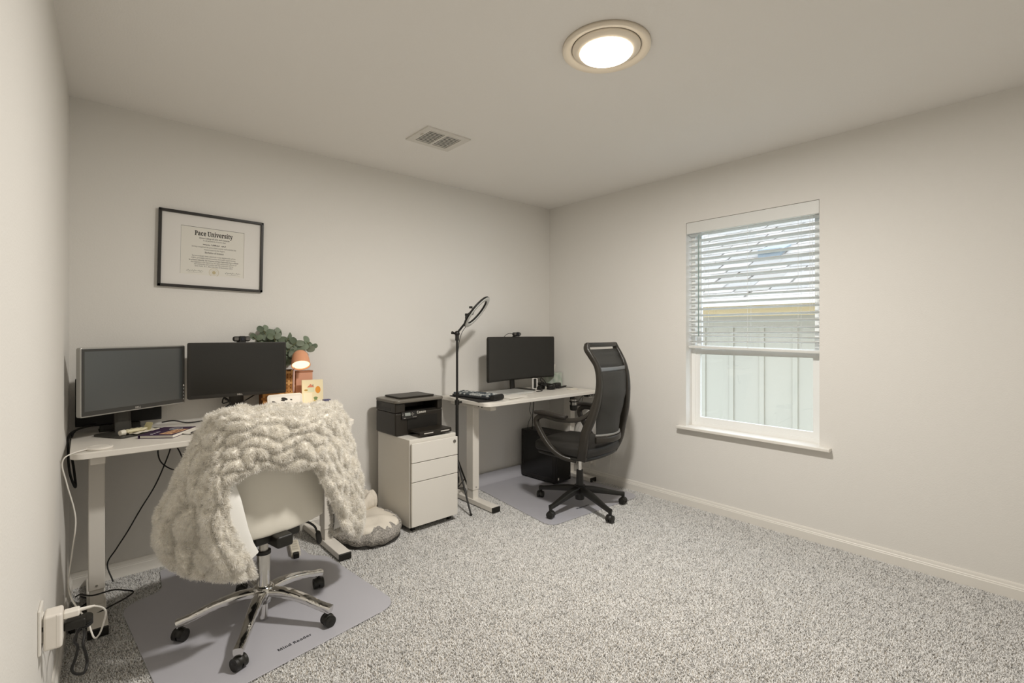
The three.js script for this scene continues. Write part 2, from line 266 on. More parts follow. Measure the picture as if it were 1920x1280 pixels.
// ---------------------------------------------------------------- framed diploma
{
  const t = thing('framed_diploma', 'university diploma in thin black frame on the back wall', 'picture frame', [-2.777, 1.73, 0]);
  t.rotation.z = -0.018;
  const w = 0.522, h = 0.424, b = 0.0145, fm = M('#1c1710', 0.45);
  part(t, 'frame', [at(rb(w, b, 0.022, 0.002), 0, h / 2 - b / 2, 0.012), at(rb(w, b, 0.022, 0.002), 0, -h / 2 + b / 2, 0.012), at(rb(b, h, 0.022, 0.002), -w / 2 + b / 2, 0, 0.012), at(rb(b, h, 0.022, 0.002), w / 2 - b / 2, 0, 0.012)], fm);
  const win = new THREE.Path(); const mw = 0.317, mh = 0.27; win.moveTo(-mw / 2, -mh / 2); win.lineTo(-mw / 2, mh / 2); win.lineTo(mw / 2, mh / 2); win.lineTo(mw / 2, -mh / 2); win.closePath();
  const ms = rrect(w - 0.02, h - 0.02, 0.001); ms.holes.push(win);
  part(t, 'mat_board', new THREE.ExtrudeGeometry(ms, { depth: 0.002, bevelEnabled: false }), M('#e6e3de', 0.8), [0, 0, 0.008]);
  const tex = canvasTex(1024, 872, (g, W, H) => {
    g.fillStyle = '#e4e1d8'; g.fillRect(0, 0, W, H); g.fillStyle = '#221d18'; g.textAlign = 'center';
    const line = (s, y, size, f = 'serif', bold = '', max) => { g.font = bold + size + 'px ' + f; g.fillText(s, W * 0.5, y, max); };
    g.save(); g.font = 'bold 112px serif'; g.lineWidth = 3; g.strokeStyle = '#221d18'; g.fillText('Pace University', W * 0.49, 140, 600); g.strokeText('Pace University', W * 0.49, 140, 600); g.restore();
    line('Dyson College of Arts and Sciences', 196, 36, 'serif', 'bold ', 480); line('To all persons be it known that', 236, 30, 'serif', '', 360);
    g.lineWidth = 5; g.strokeStyle = '#221d18'; g.beginPath(); const q = rng(5); for (let x = 330; x < 690; x += 9) { if ((x > 440 && x < 462) || (x > 590 && x < 610)) continue; g.moveTo(x, 300 - q() * 14); g.lineTo(x + 5, 306 - 26 * q()); g.lineTo(x + 8, 302); } g.stroke();
    line('having completed the prescribed courses and satisfied the', 352, 31, 'serif', '', 700); line('requirements for the degree', 396, 31, 'serif', '', 330); line('Bachelor of Science', 450, 42, 'serif', 'bold ', 300);
    line('has accordingly been admitted to that degree with all the', 515, 31, 'serif', '', 690); line('rights, privileges and immunities thereunto appertaining.', 552, 31, 'serif', '', 700);
    line('In witness whereof, the Trustees of Pace University have caused', 592, 31, 'serif', 'bold ', 780); line('this diploma to be signed by the duly authorised officers of', 628, 31, 'serif', '', 720); line('the University and sealed with the corporate seal at', 663, 31, 'serif', '', 620); line('New York, N.Y., this 31st day of December 2015', 698, 31, 'serif', '', 600);
    g.lineWidth = 3; for (const x0 of [90, 690]) { g.beginPath(); g.moveTo(x0, 775); for (let i = 1; i < 26; i++) g.lineTo(x0 + i * 10, 775 + 12 * Math.sin(i * 1.9) * (1 + Math.sin(i * 0.7)) * 0.8); g.stroke(); g.fillRect(x0 + 20, 806, 220, 2); }
    g.strokeStyle = '#b9ab87'; for (const r of [78, 70, 48]) { g.beginPath(); g.arc(W * 0.5, 785, r, 0, 7); g.stroke(); } g.fillStyle = '#c5b894'; g.beginPath(); g.arc(W * 0.5, 785, 30, 0, 7); g.fill();
  });
  part(t, 'certificate', new THREE.PlaneGeometry(0.325, 0.277), new THREE.MeshStandardMaterial({ map: tex, roughness: 0.75 }), [0.005, -0.005, 0.0075]);
  part(t, 'backing', bx(w - 0.012, h - 0.012, 0.004), blackSoft, [0, 0, 0.004]);
}

// ---------------------------------------------------------------- standing desks
const DESK = 0.775;
function desk(x0, x1, label, name = 'standing_desk') {
  const t = thing(name, label, 'desk', [x0, 0, 0]), w = x1 - x0, z0 = 0.015, z1 = 0.607;
  const top = slab(rrect(w, z1 - z0, 0.045), 0.026, 0.003); top.rotateX(-Math.PI / 2); part(t, 'desktop', top, whiteLam, [w / 2, DESK - 0.013, (z0 + z1) / 2]);
  part(t, 'cross_beam', [at(rb(w - 0.2, 0.04, 0.035, 0.003), w / 2, DESK - 0.047, 0.27), at(rb(w - 0.2, 0.04, 0.035, 0.003), w / 2, DESK - 0.047, 0.37)], whiteMetal);
  for (const lx of [0.085, w - 0.06]) {
    const leg = part(t, 'leg', rb(0.058, DESK - 0.15, 0.082, 0.004), whiteMetal, [lx, 0.105 + (DESK - 0.15) / 2, 0.325]);
    part(leg, 'inner_column', rb(0.05, 0.1, 0.072, 0.003), whiteMetal, [0, -(DESK - 0.15) / 2 - 0.04, 0]);
    part(leg, 'screw', cyl(0.005, 0.005, 0.003, 12), steel, [0.0, -(DESK - 0.15) / 2 + 0.02, 0.042], [Math.PI / 2, 0, 0]);
    const bracket = part(t, 'side_bracket', [at(rb(0.05, 0.034, 0.5, 0.003), lx, DESK - 0.044, 0.32)], whiteMetal);
    for (const z of [0.43, 0.47]) part(bracket, 'screw', cyl(0.005, 0.005, 0.003, 10), darkPl, [lx - 0.026, DESK - 0.044, z], [0, 0, Math.PI / 2]);
    const foot = part(t, 'foot', rb(0.068, 0.034, 0.575, 0.003), whiteMetal, [lx, 0.022, 0.3075]);
    part(foot, 'end_cap', rb(0.069, 0.036, 0.014, 0.003), blackPl, [0, -0.002, 0.29]);
    part(foot, 'glide', [at(cyl(0.02, 0.02, 0.006, 16), 0, -0.019, 0.24), at(cyl(0.02, 0.02, 0.006, 16), 0, -0.019, -0.24)], blackPl);
  }
  return t;
}
desk(-3.383, -2.183, 'white standing desk under the diploma with the two dark monitors on it');
desk(-1.237, -0.022, 'white standing desk in the room corner behind the black mesh chair');

// ---------------------------------------------------------------- monitors
function monitor(name, label, o) {
  // group at the base of the stand; screen centre given in the group's own axes
  const t = thing(name, label, 'monitor', o.pos, o.turn ?? 0);
  const { w, h, y, zf = 0.05, bz = 0.016 } = o, d = 0.042;
  const body = part(t, 'housing', [slab(rrect(w, h, 0.006), 0.026, 0.003), at(pillow(w * 0.8, h * 0.72, 0.05, { k: 0.2, p: 6 }), 0, 0, -0.012)], o.rim ?? darkPl, [0, y, zf - 0.013]);
  part(body, 'bezel', [box2(-w / 2 + 0.003, w / 2 - 0.003, h / 2 - bz, h / 2 - 0.003, 0.011, 0.0145), box2(-w / 2 + 0.003, w / 2 - 0.003, -h / 2 + 0.003, -h / 2 + (o.chin ?? bz), 0.011, 0.0145), box2(-w / 2 + 0.003, -w / 2 + bz, -h / 2 + (o.chin ?? bz), h / 2 - bz, 0.011, 0.0145), box2(w / 2 - bz, w / 2 - 0.003, -h / 2 + (o.chin ?? bz), h / 2 - bz, 0.011, 0.0145)], o.bezel ?? darkPl);
  part(t, 'screen', bx(w - 2 * bz + 0.002, h - bz - (o.chin ?? bz) + 0.002, 0.002), o.panel ?? screenMat, [0, y + ((o.chin ?? bz) - bz) / 2, zf - 0.0005]);
  part(body, 'brand_logo', text('DELL', 0.0085), M('#c9c6c0', 0.4, { metalness: 0.6 }), [0.0, -h / 2 + (o.chin ?? bz) / 2, 0.0145]);
  if (o.buttons) for (let i = 0; i < 5; i++) part(body, 'button', rb(0.006, 0.008, 0.003, 0.001, 1), i < 4 ? greyPl : whiteMetal, [w / 2 - bz / 2, -h / 2 + 0.02 + i * 0.018, 0.0145]);
  part(t, 'stand_neck', sweep([[0, 0.005, -0.05, 0.04, 0.008], [0, 0.12, -0.055, 0.038, 0.008], [0, y - 0.02, -0.045, 0.036, 0.01]], { up: V(0, 0, 1) }), o.neck ?? darkPl);
  part(t, 'neck_hub', rb(0.09, 0.09, 0.04, 0.008), o.neck ?? darkPl, [0, y - 0.01, -0.02]);
  part(t, 'stand_base', at(slab(rrect(0.215, 0.18, 0.012), 0.011, 0.003), 0, 0.0055, 0.0, -Math.PI / 2, 0, 0), o.neck ?? darkPl);
  return t;
}
// silver rimmed one, turned to the room; its screen runs from (-3.362, 0.40) to (-2.934, 0.12)
const m1 = monitor('desktop_monitor', 'silver rimmed desktop monitor angled in the left corner of the desk', { pos: [-3.168, DESK, 0.232], turn: 0.58, w: 0.5, h: 0.303, y: 0.272, zf: 0.046, bz: 0.014, chin: 0.022, rim: M('#a9a7a2', 0.35, { metalness: 0.5 }), bezel: M('#3b3a37', 0.42), neck: M('#46443f', 0.42, { metalness: 0.3 }), panel: M('#3b3e3d', 0.3, { phys: true, ior: 1.95 }), buttons: true });
const m2 = monitor('desktop_monitor', 'black desktop monitor under the diploma beside the plant', { pos: [-2.674, DESK, 0.132], turn: 0.0, w: 0.492, h: 0.299, y: 0.286, zf: 0.03, bz: 0.011, chin: 0.017, bezel: M('#24221e', 0.4), buttons: false });
m2.children.find((c) => c.name === 'stand_base').position.z = 0.02;

// curved ultrawide on the corner desk
{
  const t = thing('curved_monitor', 'black curved ultrawide monitor on the corner desk', 'monitor', [-0.56, DESK, 0.15], 0.07);
  const w = 0.815, h = 0.362, R0 = 1.7;
  const bent = (ww, hh, d, z0) => pillow(ww, hh, d, { k: 0.008, p: 30, nu: 40, nv: 8, deform: (x, y, z) => { const a = x / R0; return [Math.sin(a) * (R0 - z), y, z0 + z + R0 * (1 - Math.cos(a)) ]; } });
  part(t, 'housing', bent(w, h, 0.022, 0.0), blackPl, [0, 0.278, 0.03]);
  part(t, 'screen', bent(w - 0.012, h - 0.016, 0.004, 0.0105), screenMat, [0, 0.28, 0.03]);
  part(t, 'rear_shell', pillow(0.5, 0.24, 0.07, { k: 0.5, p: 4 }), blackPl, [0, 0.278, 0.005]);
  part(t, 'stand_neck', sweep([[0, 0.0, -0.045, 0.024, 0.012], [0, 0.15, -0.05, 0.024, 0.012], [0, 0.27, -0.03, 0.03, 0.014]], { up: V(0, 0, 1) }), darkPl);
  part(t, 'stand_base', at(slab(rrect(0.24, 0.2, 0.02), 0.01, 0.003), 0, 0.005, 0.02, -Math.PI / 2, 0, 0), darkPl);
}
function webcam(pos, turn, label, cable) {
  const t = thing('webcam', label, 'webcam', pos, turn);
  part(t, 'camera_body', at(rb(0.092, 0.03, 0.03, 0.013, 4), 0, 0.018, 0), blackPl);
  part(t, 'lens_barrel', [at(rb(0.032, 0.034, 0.008, 0.006), 0, 0.018, 0.016)], blackSoft);
  part(t, 'lens', at(cyl(0.008, 0.008, 0.003, 20), 0, 0.018, 0.0212, Math.PI / 2), M('#222630', 0.08));
  for (const s of [-1, 1]) part(t, 'side_grille', rb(0.022, 0.018, 0.004, 0.002, 1), M('#5d5a55', 0.5), [s * 0.03, 0.018, 0.0145]);
  part(t, 'clip', [at(rb(0.036, 0.006, 0.05, 0.002), 0, 0.001, -0.006), at(rb(0.036, 0.04, 0.006, 0.002), 0, -0.018, -0.034, 0.2)], blackPl);
  if (cable) part(t, 'cable', tube(cable, 0.0022, 40), blackCable);
}
webcam([-2.66, 1.2145, 0.138], 0.05, 'black webcam clipped on the monitor beside the plant', null);
webcam([-0.575, 1.2375, 0.172], 0.1, 'black webcam on the curved monitor', [[-0.04, 0.02, -0.01], [-0.08, 0.022, -0.02], [-0.11, -0.005, -0.04], [-0.1, -0.1, -0.07]]);

// ---------------------------------------------------------------- things on the left desk
{
  const t = thing('laptop', 'closed black laptop standing upright behind the silver rimmed monitor', 'laptop', [-3.2, DESK, 0.062], 0.02);
  part(t, 'lid', at(rb(0.345, 0.235, 0.009, 0.004), 0, 0.15, 0.006), blackSoft); part(t, 'base_shell', at(rb(0.345, 0.235, 0.012, 0.004), 0, 0.15, -0.006), blackPl);
  part(t, 'upright_stand', [at(rb(0.16, 0.03, 0.02, 0.003), 0, 0.018, 0.022), at(rb(0.16, 0.03, 0.02, 0.003), 0, 0.018, -0.024), at(rb(0.17, 0.008, 0.08, 0.003), 0, 0.004, 0)], blackPl);
}
{
  const t = thing('charging_puck', 'round white wireless charging pad on the front corner of the desk', 'charger', [-3.292, DESK, 0.545]);
  part(t, 'pad', lathe([[0, 0], [0.043, 0], [0.0455, 0.003], [0.0455, 0.008], [0.043, 0.0105], [0, 0.0105]], 40), M('#e8e3da', 0.45));
  part(t, 'rubber_ring', at(new THREE.TorusGeometry(0.034, 0.001, 6, 40), 0, 0.0105, 0, Math.PI / 2), M('#d6d1c8', 0.7));
  part(t, 'charging_cable', tube([[-0.038, 0.008, 0.015], [-0.079, 0.006, 0.055], [-0.108, -0.005, 0.075], [-0.116, -0.028, 0.075], [-0.103, -0.107, 0.075], [-0.076, -0.257, 0.075], [-0.086, -0.379, 0.105], [-0.097, -0.473, 0.155], [-0.088, -0.498, 0.255], [-0.063, -0.515, 0.355], [-0.042, -0.518, 0.455], [-0.027, -0.555, 0.505], [-0.015, -0.529, 0.555], [-0.003, -0.467, 0.605], [0.000, -0.415, 0.645], [-0.011, -0.390, 0.665], [-0.044, -0.355, 0.715], [-0.060, -0.339, 0.765]], 0.0026, 180), whiteCable);
}
{
  const t = thing('notebook', 'purple notebook with stickers lying on the left desk', 'notebook', [-3.032, DESK, 0.372], -0.6);
  const cover = M('#3a2344', 0.5);
  part(t, 'pages', bx(0.142, 0.012, 0.2), M('#e9e4da', 0.8), [0.002, 0.008, 0]);
  part(t, 'cover', [at(rb(0.15, 0.0022, 0.21, 0.001, 1), 0, 0.0152, 0), at(rb(0.15, 0.0022, 0.21, 0.001, 1), 0, 0.0011, 0), at(rb(0.003, 0.016, 0.21, 0.001, 1), -0.0745, 0.0082, 0)], cover);
  const st = part(t, 'round_sticker', at(cyl(0.031, 0.031, 0.0006, 36), 0.012, 0.0167, -0.045), M('#1d2450', 0.5), undefined, undefined, 'round navy sticker with white ring');
  part(st, 'sticker_ring', [at(new THREE.TorusGeometry(0.0275, 0.001, 4, 36), 0.012, 0.0169, -0.045, Math.PI / 2), at(bx(0.03, 0.0006, 0.003), 0.012, 0.0171, -0.045, 0, 0.4, 0)], M('#e4e2dc', 0.6));
  const tan = part(t, 'tan_sticker', at(rb(0.058, 0.0006, 0.125, 0.0003, 1), 0.04, 0.0168, 0.025, 0, -0.12, 0), M('#dcb189', 0.6), undefined, undefined, 'tan sticker with dark brown lettering');
  const letters = []; { const q = rng(3); for (let r = 0; r < 3; r++) for (let c = 0; c < 8; c++) if (q() > 0.2) letters.push(at(bx(0.009, 0.0005, 0.004 + q() * 0.006), 0.024 + r * 0.016, 0.0172, -0.02 + c * 0.0125, 0, (q() - 0.5), 0)); }
  part(tan, 'sticker_lettering', letters, M('#6b2f22', 0.6));
  const wl = []; { const q = rng(9); for (let c = 0; c < 7; c++) wl.push(at(bx(0.005 + 0.01 * q(), 0.0005, 0.005), -0.045 + 0.02 * q(), 0.0167, 0.02 + c * 0.011, 0, q() - 0.5, 0)); }
  part(t, 'white_sticker', wl, M('#e4e0e4', 0.6));
}
{
  const r = rng(31);
  const paper = (w, h, a) => pillow(w, h, 0.0016, { k: 0.01, p: 20, nu: 10, nv: 10, deform: (x, y, z) => [x, z + 0.006 + a * (n2(x * 14, y * 14 + a * 90)), y] });
  const t = thing('loose_papers', 'loose white papers and a pen beside the purple notebook', 'papers', [-2.885, DESK, 0.38], -0.6);
  part(t, 'sheet', paper(0.12, 0.2, 0.005), M('#e6e1d7', 0.8)); part(t, 'sheet', paper(0.13, 0.17, 0.003), M('#ded8cd', 0.8), [0.03, 0.003, -0.03], [0, 0.25, 0]); part(t, 'sheet', paper(0.1, 0.09, 0.004), M('#d9b58f', 0.8), [0.02, 0.006, -0.1], [0, 0.6, 0]);
  part(t, 'pen', at(cyl(0.0035, 0.0035, 0.14, 10), 0, 0.0125, 0.05, Math.PI / 2, 0.6, 0), M('#2d2a2a', 0.4));
}
{
  const t = thing('cream_tube', 'crumpled cream coloured tube lying in front of the monitor stand', 'tube', [-3.155, DESK + 0.011, 0.3], 0.55);
  part(t, 'tube_body', pillow(0.11, 0.042, 0.024, { k: 0.6, p: 2.5, deform: (x, y, z) => [x, z * (0.55 + 2.6 * (0.055 - x)) + 0.014 + 0.003 * n2(x * 40, y * 40), y] }), M('#ded6b4', 0.5));
  part(t, 'cap', at(cyl(0.012, 0.014, 0.02, 16), -0.06, 0.012, 0, 0, 0, Math.PI / 2), M('#e8e2d2', 0.5));
  part(t, 'crimped_end', pillow(0.04, 0.05, 0.002, { deform: (x, y, z) => [0.062 + x * 0.4, 0.022 + x * 0.9 + z, y] }), M('#d8cfa2', 0.45));
}
{ // flat tissue under the tube
  solo('paper_tissue', 'flat white tissue under the cream tube', 'tissue', pillow(0.14, 0.075, 0.002, { k: 0.3, p: 8, deform: (x, y, z) => [x, z + 0.004 + 0.0025 * n2(x * 22, y * 30), y] }), M('#e3dccb', 0.9), [-3.125, DESK + 0.0115, 0.285], [0, 0.62, 0]);
}
// plant in a woven basket
{
  const t = thing('potted_plant', 'eucalyptus plant with round green leaves in a woven basket behind the monitor', 'plant', [-2.447, DESK, 0.055]);
  const w = 0.195, h = 0.262, tan = [M('#c08a4c', 0.7), M('#d7a566', 0.7), M('#a9743a', 0.7)];
  const b = part(t, 'basket', [box2(-w / 2 + 0.008, w / 2 - 0.008, 0, h, -0.045, 0.034)], M('#7c5128', 0.8));
  const piece = [rb(0.031, 0.016, 0.006, 0.0025, 1), rb(0.016, 0.031, 0.006, 0.0025, 1)];
  for (let r = 0; r < 12; r++) for (let c = 0; c < 9; c++) { const o = (r + c) % 2; part(b, 'weave_strip', piece[o], tan[(r * 5 + c * 3) % 3], [-w / 2 + 0.015 + c * 0.02, 0.012 + r * 0.0215, 0.036 + (o ? 0.002 : 0)]); }
  for (let r = 0; r < 12; r++) for (let c = 0; c < 4; c++) { const o = (r + c) % 2; part(b, 'weave_strip', piece[o], tan[(r + c * 7) % 3], [w / 2 - 0.006 + (o ? 0.002 : 0), 0.012 + r * 0.0215, -0.034 + c * 0.0205], [0, Math.PI / 2, 0]); }
  part(t, 'soil', bx(w - 0.02, 0.01, 0.07), M('#33271c', 0.95), [0, h - 0.008, 0]);
  const leafG = pillow(0.042, 0.048, 0.0012, { k: 0.85, p: 8, nu: 12, nv: 12, deform: (x, y, z) => [x, y + 0.026, z + 6 * x * x - 3 * (y + 0.024) ** 2] });
  const lm = [M('#76826c', 0.6), M('#6b7762', 0.6), M('#828c7a', 0.6), M('#606c58', 0.62)], r = rng(77), stemM = M('#6b6a44', 0.7);
  const tips = [[-0.14, 0.47, 0.03], [-0.085, 0.52, 0.01], [-0.03, 0.475, 0.05], [0.0, 0.5, -0.02], [0.06, 0.46, 0.03], [0.11, 0.44, 0.04], [0.185, 0.435, 0.05], [0.22, 0.41, 0.03], [-0.12, 0.42, 0.05], [0.1, 0.36, 0.09], [0.06, 0.31, 0.09]];
  for (const [i, p] of tips.entries()) {
    const path = new THREE.CatmullRomCurve3([V((r() - 0.5) * 0.05, h - 0.02, (r() - 0.5) * 0.04), V(p[0] * 0.35, h + (p[1] - h) * 0.55, p[2] * 0.5), V(...p)]);
    part(t, 'stem', new THREE.TubeGeometry(path, 10, 0.0022, 5), stemM);
    const n = 4 + (i % 2);
    for (let k = 0; k < n; k++) {
      const u = 0.42 + 0.58 * (k + 0.4) / n, q = path.getPoint(u), s = 0.72 + 0.42 * r();
      for (const side of [-1, 1]) {
        if (r() < 0.18 && k < n - 1) continue;
        const m = part(t, 'leaf', leafG, lm[Math.floor(r() * 4)], q.toArray(), [(r() - 0.5) * 1.1, (r() - 0.5) * 1.4, side * (0.5 + r() * 0.9) + (p[0] > 0.1 ? -0.5 : 0)]); m.scale.setScalar(s);
      }
    }
  }
}
// peach desk lamp
{
  const t = thing('desk_lamp', 'small peach desk lamp glowing warm beside the plant', 'desk lamp', [-2.385, DESK, 0.17]);
  const peach = M('#e2a27c', 0.5), mauve = M('#b79a95', 0.45);
  part(t, 'lamp_base', lathe([[0, 0], [0.048, 0], [0.05, 0.004], [0.048, 0.014], [0.01, 0.018], [0, 0.018]], 36), peach);
  part(t, 'lamp_post', sweep([[0, 0.015, 0, 0.006, 0.006], [0, 0.2, 0, 0.006, 0.006], [0.006, 0.3, 0.0, 0.006, 0.006], [0.022, 0.35, 0.0, 0.006, 0.006]], { e: 1 }), mauve);
  const sh = new THREE.Group(); sh.name = 'lamp_head'; sh.position.set(0.034, 0.33, 0.02); sh.rotation.set(-0.62, 0, -0.12); sh.scale.setScalar(1.16); t.add(sh);
  part(sh, 'lamp_shade', lathe([[0.0445, -0.036], [0.0465, -0.036], [0.043, 0.0], [0.037, 0.03], [0.026, 0.044], [0, 0.047], [0, 0.043], [0.025, 0.04], [0.035, 0.027], [0.041, 0.0], [0.0445, -0.036]], 40), peach);
  part(sh, 'lamp_bulb', lathe([[0, -0.031], [0.03, -0.0308], [0.0425, -0.029], [0.041, -0.024], [0, -0.022]], 36), M('#fff4dc', 0.5, { emissive: new THREE.Color().setRGB(1, 0.8, 0.5), emissiveIntensity: 1.25 }));
  const l = new THREE.SpotLight(new THREE.Color().setRGB(1, 0.74, 0.46), 0.22, 0, 1.15, 0.5); l.position.set(0, -0.04, 0); l.target.position.set(0, -1, 0); l.shadow.radius = 1.5; l.castShadow = true; sh.add(l, l.target);
}
// standing cards and box beside the lamp
{
  const t = thing('gift_box', 'peach cardboard box standing behind the illustrated card', 'box', [-2.3, DESK, 0.075], 0.1);
  part(t, 'box_body', rb(0.105, 0.245, 0.05, 0.003), M('#dda487', 0.65), [0, 0.1225, 0]); part(t, 'box_lid', rb(0.11, 0.012, 0.054, 0.003), M('#a8704f', 0.65), [0, 0.249, 0]);
}
{
  const t = thing('greeting_card', 'cream illustrated card with orange tree print leaning beside the lamp', 'card', [-2.268, DESK, 0.16], 0.08);
  const tex = canvasTex(300, 480, (g, W, H) => { g.fillStyle = '#efe2bd'; g.fillRect(0, 0, W, H); g.fillStyle = '#e59a3c'; g.beginPath(); g.ellipse(225, 150, 38, 52, 0, 0, 7); g.fill(); g.fillStyle = '#d9886a'; g.beginPath(); g.moveTo(70, 110); g.lineTo(120, 60); g.lineTo(175, 110); g.fill(); g.fillStyle = '#dfe0c0'; g.fillRect(75, 112, 95, 70); g.fillStyle = '#7c8f5f'; g.fillRect(170, 280, 40, 30); g.beginPath(); g.ellipse(190, 270, 30, 18, 0, 0, 7); g.fill(); g.fillStyle = '#c9b26a'; g.fillRect(160, 300, 70, 150); g.fillStyle = '#f6ecd0'; g.fillRect(20, 190, 120, 160); g.fillStyle = '#d77d5b'; g.fillRect(20, 380, 110, 40); g.fillStyle = '#3c3a32'; g.fillRect(150, 70, 10, 26); g.fillStyle = '#b89a52'; g.beginPath(); g.ellipse(55, 150, 26, 12, 0, 0, 7); g.fill(); });
  part(t, 'card_front', new THREE.PlaneGeometry(0.132, 0.2), new THREE.MeshStandardMaterial({ map: tex, roughness: 0.8 }), [0, 0.1, 0.0022], [-0.12, 0, -0.03]);
  part(t, 'card_back', bx(0.134, 0.202, 0.002), M('#e9dcb9', 0.8), [0, 0.1, 0], [-0.12, 0, -0.03]);
}
{
  const t = thing('white_clipboard', 'white rounded board with black print standing low in front of the basket', 'board', [-2.455, DESK, 0.25], 0.0);
  part(t, 'board', slab(rrect(0.19, 0.135, 0.014), 0.006, 0.002), M('#e8e4dc', 0.4), [0, 0.067, 0], [-0.18, 0, 0]);
  const tex = canvasTex(360, 240, (g) => { g.fillStyle = '#f2efe8'; g.fillRect(0, 0, 360, 240); g.fillStyle = '#26221f'; for (const [x, y, r, s] of [[170, 30, 40, 16], [40, 60, 22, 12], [250, 46, 14, 8], [150, 48, 26, 10], [60, 74, 18, 8], [200, 100, 50, 20], [90, 150, 40, 18]]) { g.beginPath(); g.ellipse(x, y, r, s, 0.3, 0, 7); g.fill(); } });
  part(t, 'print', new THREE.PlaneGeometry(0.165, 0.11), new THREE.MeshStandardMaterial({ map: tex, roughness: 0.7 }), [0, 0.067, 0.0038], [-0.18, 0, 0]);
}
{
  const t = thing('ink_box', 'tiny navy box at the right end of the left desk', 'box', [-2.215, DESK, 0.25], 0.1);
  part(t, 'box_body', rb(0.04, 0.07, 0.03, 0.003), M('#24264a', 0.5), [0, 0.035, 0]); part(t, 'box_lid', rb(0.042, 0.016, 0.032, 0.002), M('#2e3060', 0.45), [0, 0.076, 0]);
}
// cables around the left desk
const cable = (label, pts, r = 0.003, mat = blackCable, name = 'power_cable', n = 100) => solo(name, label, 'cable', tube(pts, r, n), mat);
cable('black monitor cable running along the desk top to the dark laptop', [[-3.03, DESK + 0.02, 0.1], [-2.98, DESK + 0.024, 0.11], [-2.92, DESK + 0.006, 0.11], [-2.85, DESK + 0.005, 0.1], [-2.79, DESK + 0.005, 0.11]], 0.0034);
cable('tangled black cable hanging under the monitor beside the plant', [[-2.73, 0.93, 0.1], [-2.745, 0.9, 0.125], [-2.72, 0.88, 0.12], [-2.75, 0.87, 0.11], [-2.74, 0.9, 0.1], [-2.715, 0.87, 0.12], [-2.76, 0.83, 0.12], [-2.79, 0.785, 0.13], [-2.73, 0.79, 0.14], [-2.66, 0.86, 0.125], [-2.58, 0.905, 0.1]], 0.0035);
cable('black cable hanging in a loop over the left end of the desk', [[-3.29, DESK + 0.04, 0.06], [-3.34, DESK + 0.04, 0.14], [-3.39, DESK + 0.02, 0.2], [-3.395, 0.74, 0.25], [-3.393, 0.66, 0.25], [-3.385, 0.6, 0.24], [-3.37, 0.55, 0.22], [-3.375, 0.62, 0.2], [-3.385, 0.72, 0.18], [-3.378, DESK + 0.02, 0.16], [-3.33, DESK + 0.035, 0.1], [-3.27, DESK + 0.03, 0.05]], 0.005);
cable('black cable hanging from the desk edge down to the left desk foot', [[-2.995, 0.74, 0.2], [-3.0, 0.66, 0.16], [-3.02, 0.58, 0.13], [-3.06, 0.46, 0.09], [-3.12, 0.34, 0.06], [-3.17, 0.24, 0.05], [-3.215, 0.16, 0.04], [-3.25, 0.1, 0.05], [-3.23, 0.02, 0.1]], 0.0034);
cable('black cable looping under the desk beside the blanket', [[-3.03, 0.745, 0.2], [-3.05, 0.66, 0.14], [-3.03, 0.58, 0.1], [-2.97, 0.53, 0.09], [-2.93, 0.54, 0.1], [-2.95, 0.62, 0.12], [-2.985, 0.7, 0.16], [-2.99, 0.745, 0.2]], 0.0034);

// ---------------------------------------------------------------- chairs: shared pieces
function castor(parent, x, z, ang, hood, big = 1) {
  const c = part(parent, 'castor', [at(cyl(0.024 * big, 0.024 * big, 0.02, 24), 0, 0.024 * big, 0.013, Math.PI / 2), at(cyl(0.024 * big, 0.024 * big, 0.02, 24), 0, 0.024 * big, -0.013, Math.PI / 2)], blackPl, [x, 0.004, z], [0, ang, 0]);
  part(c, 'castor_hood', [at(new THREE.SphereGeometry(0.0262 * big, 20, 10, 0, Math.PI), 0, 0.026 * big, 0, -Math.PI / 2), at(cyl(0.0055, 0.0055, 0.03, 10), 0.0, 0.058 * big, 0)], hood);
  return c;
}
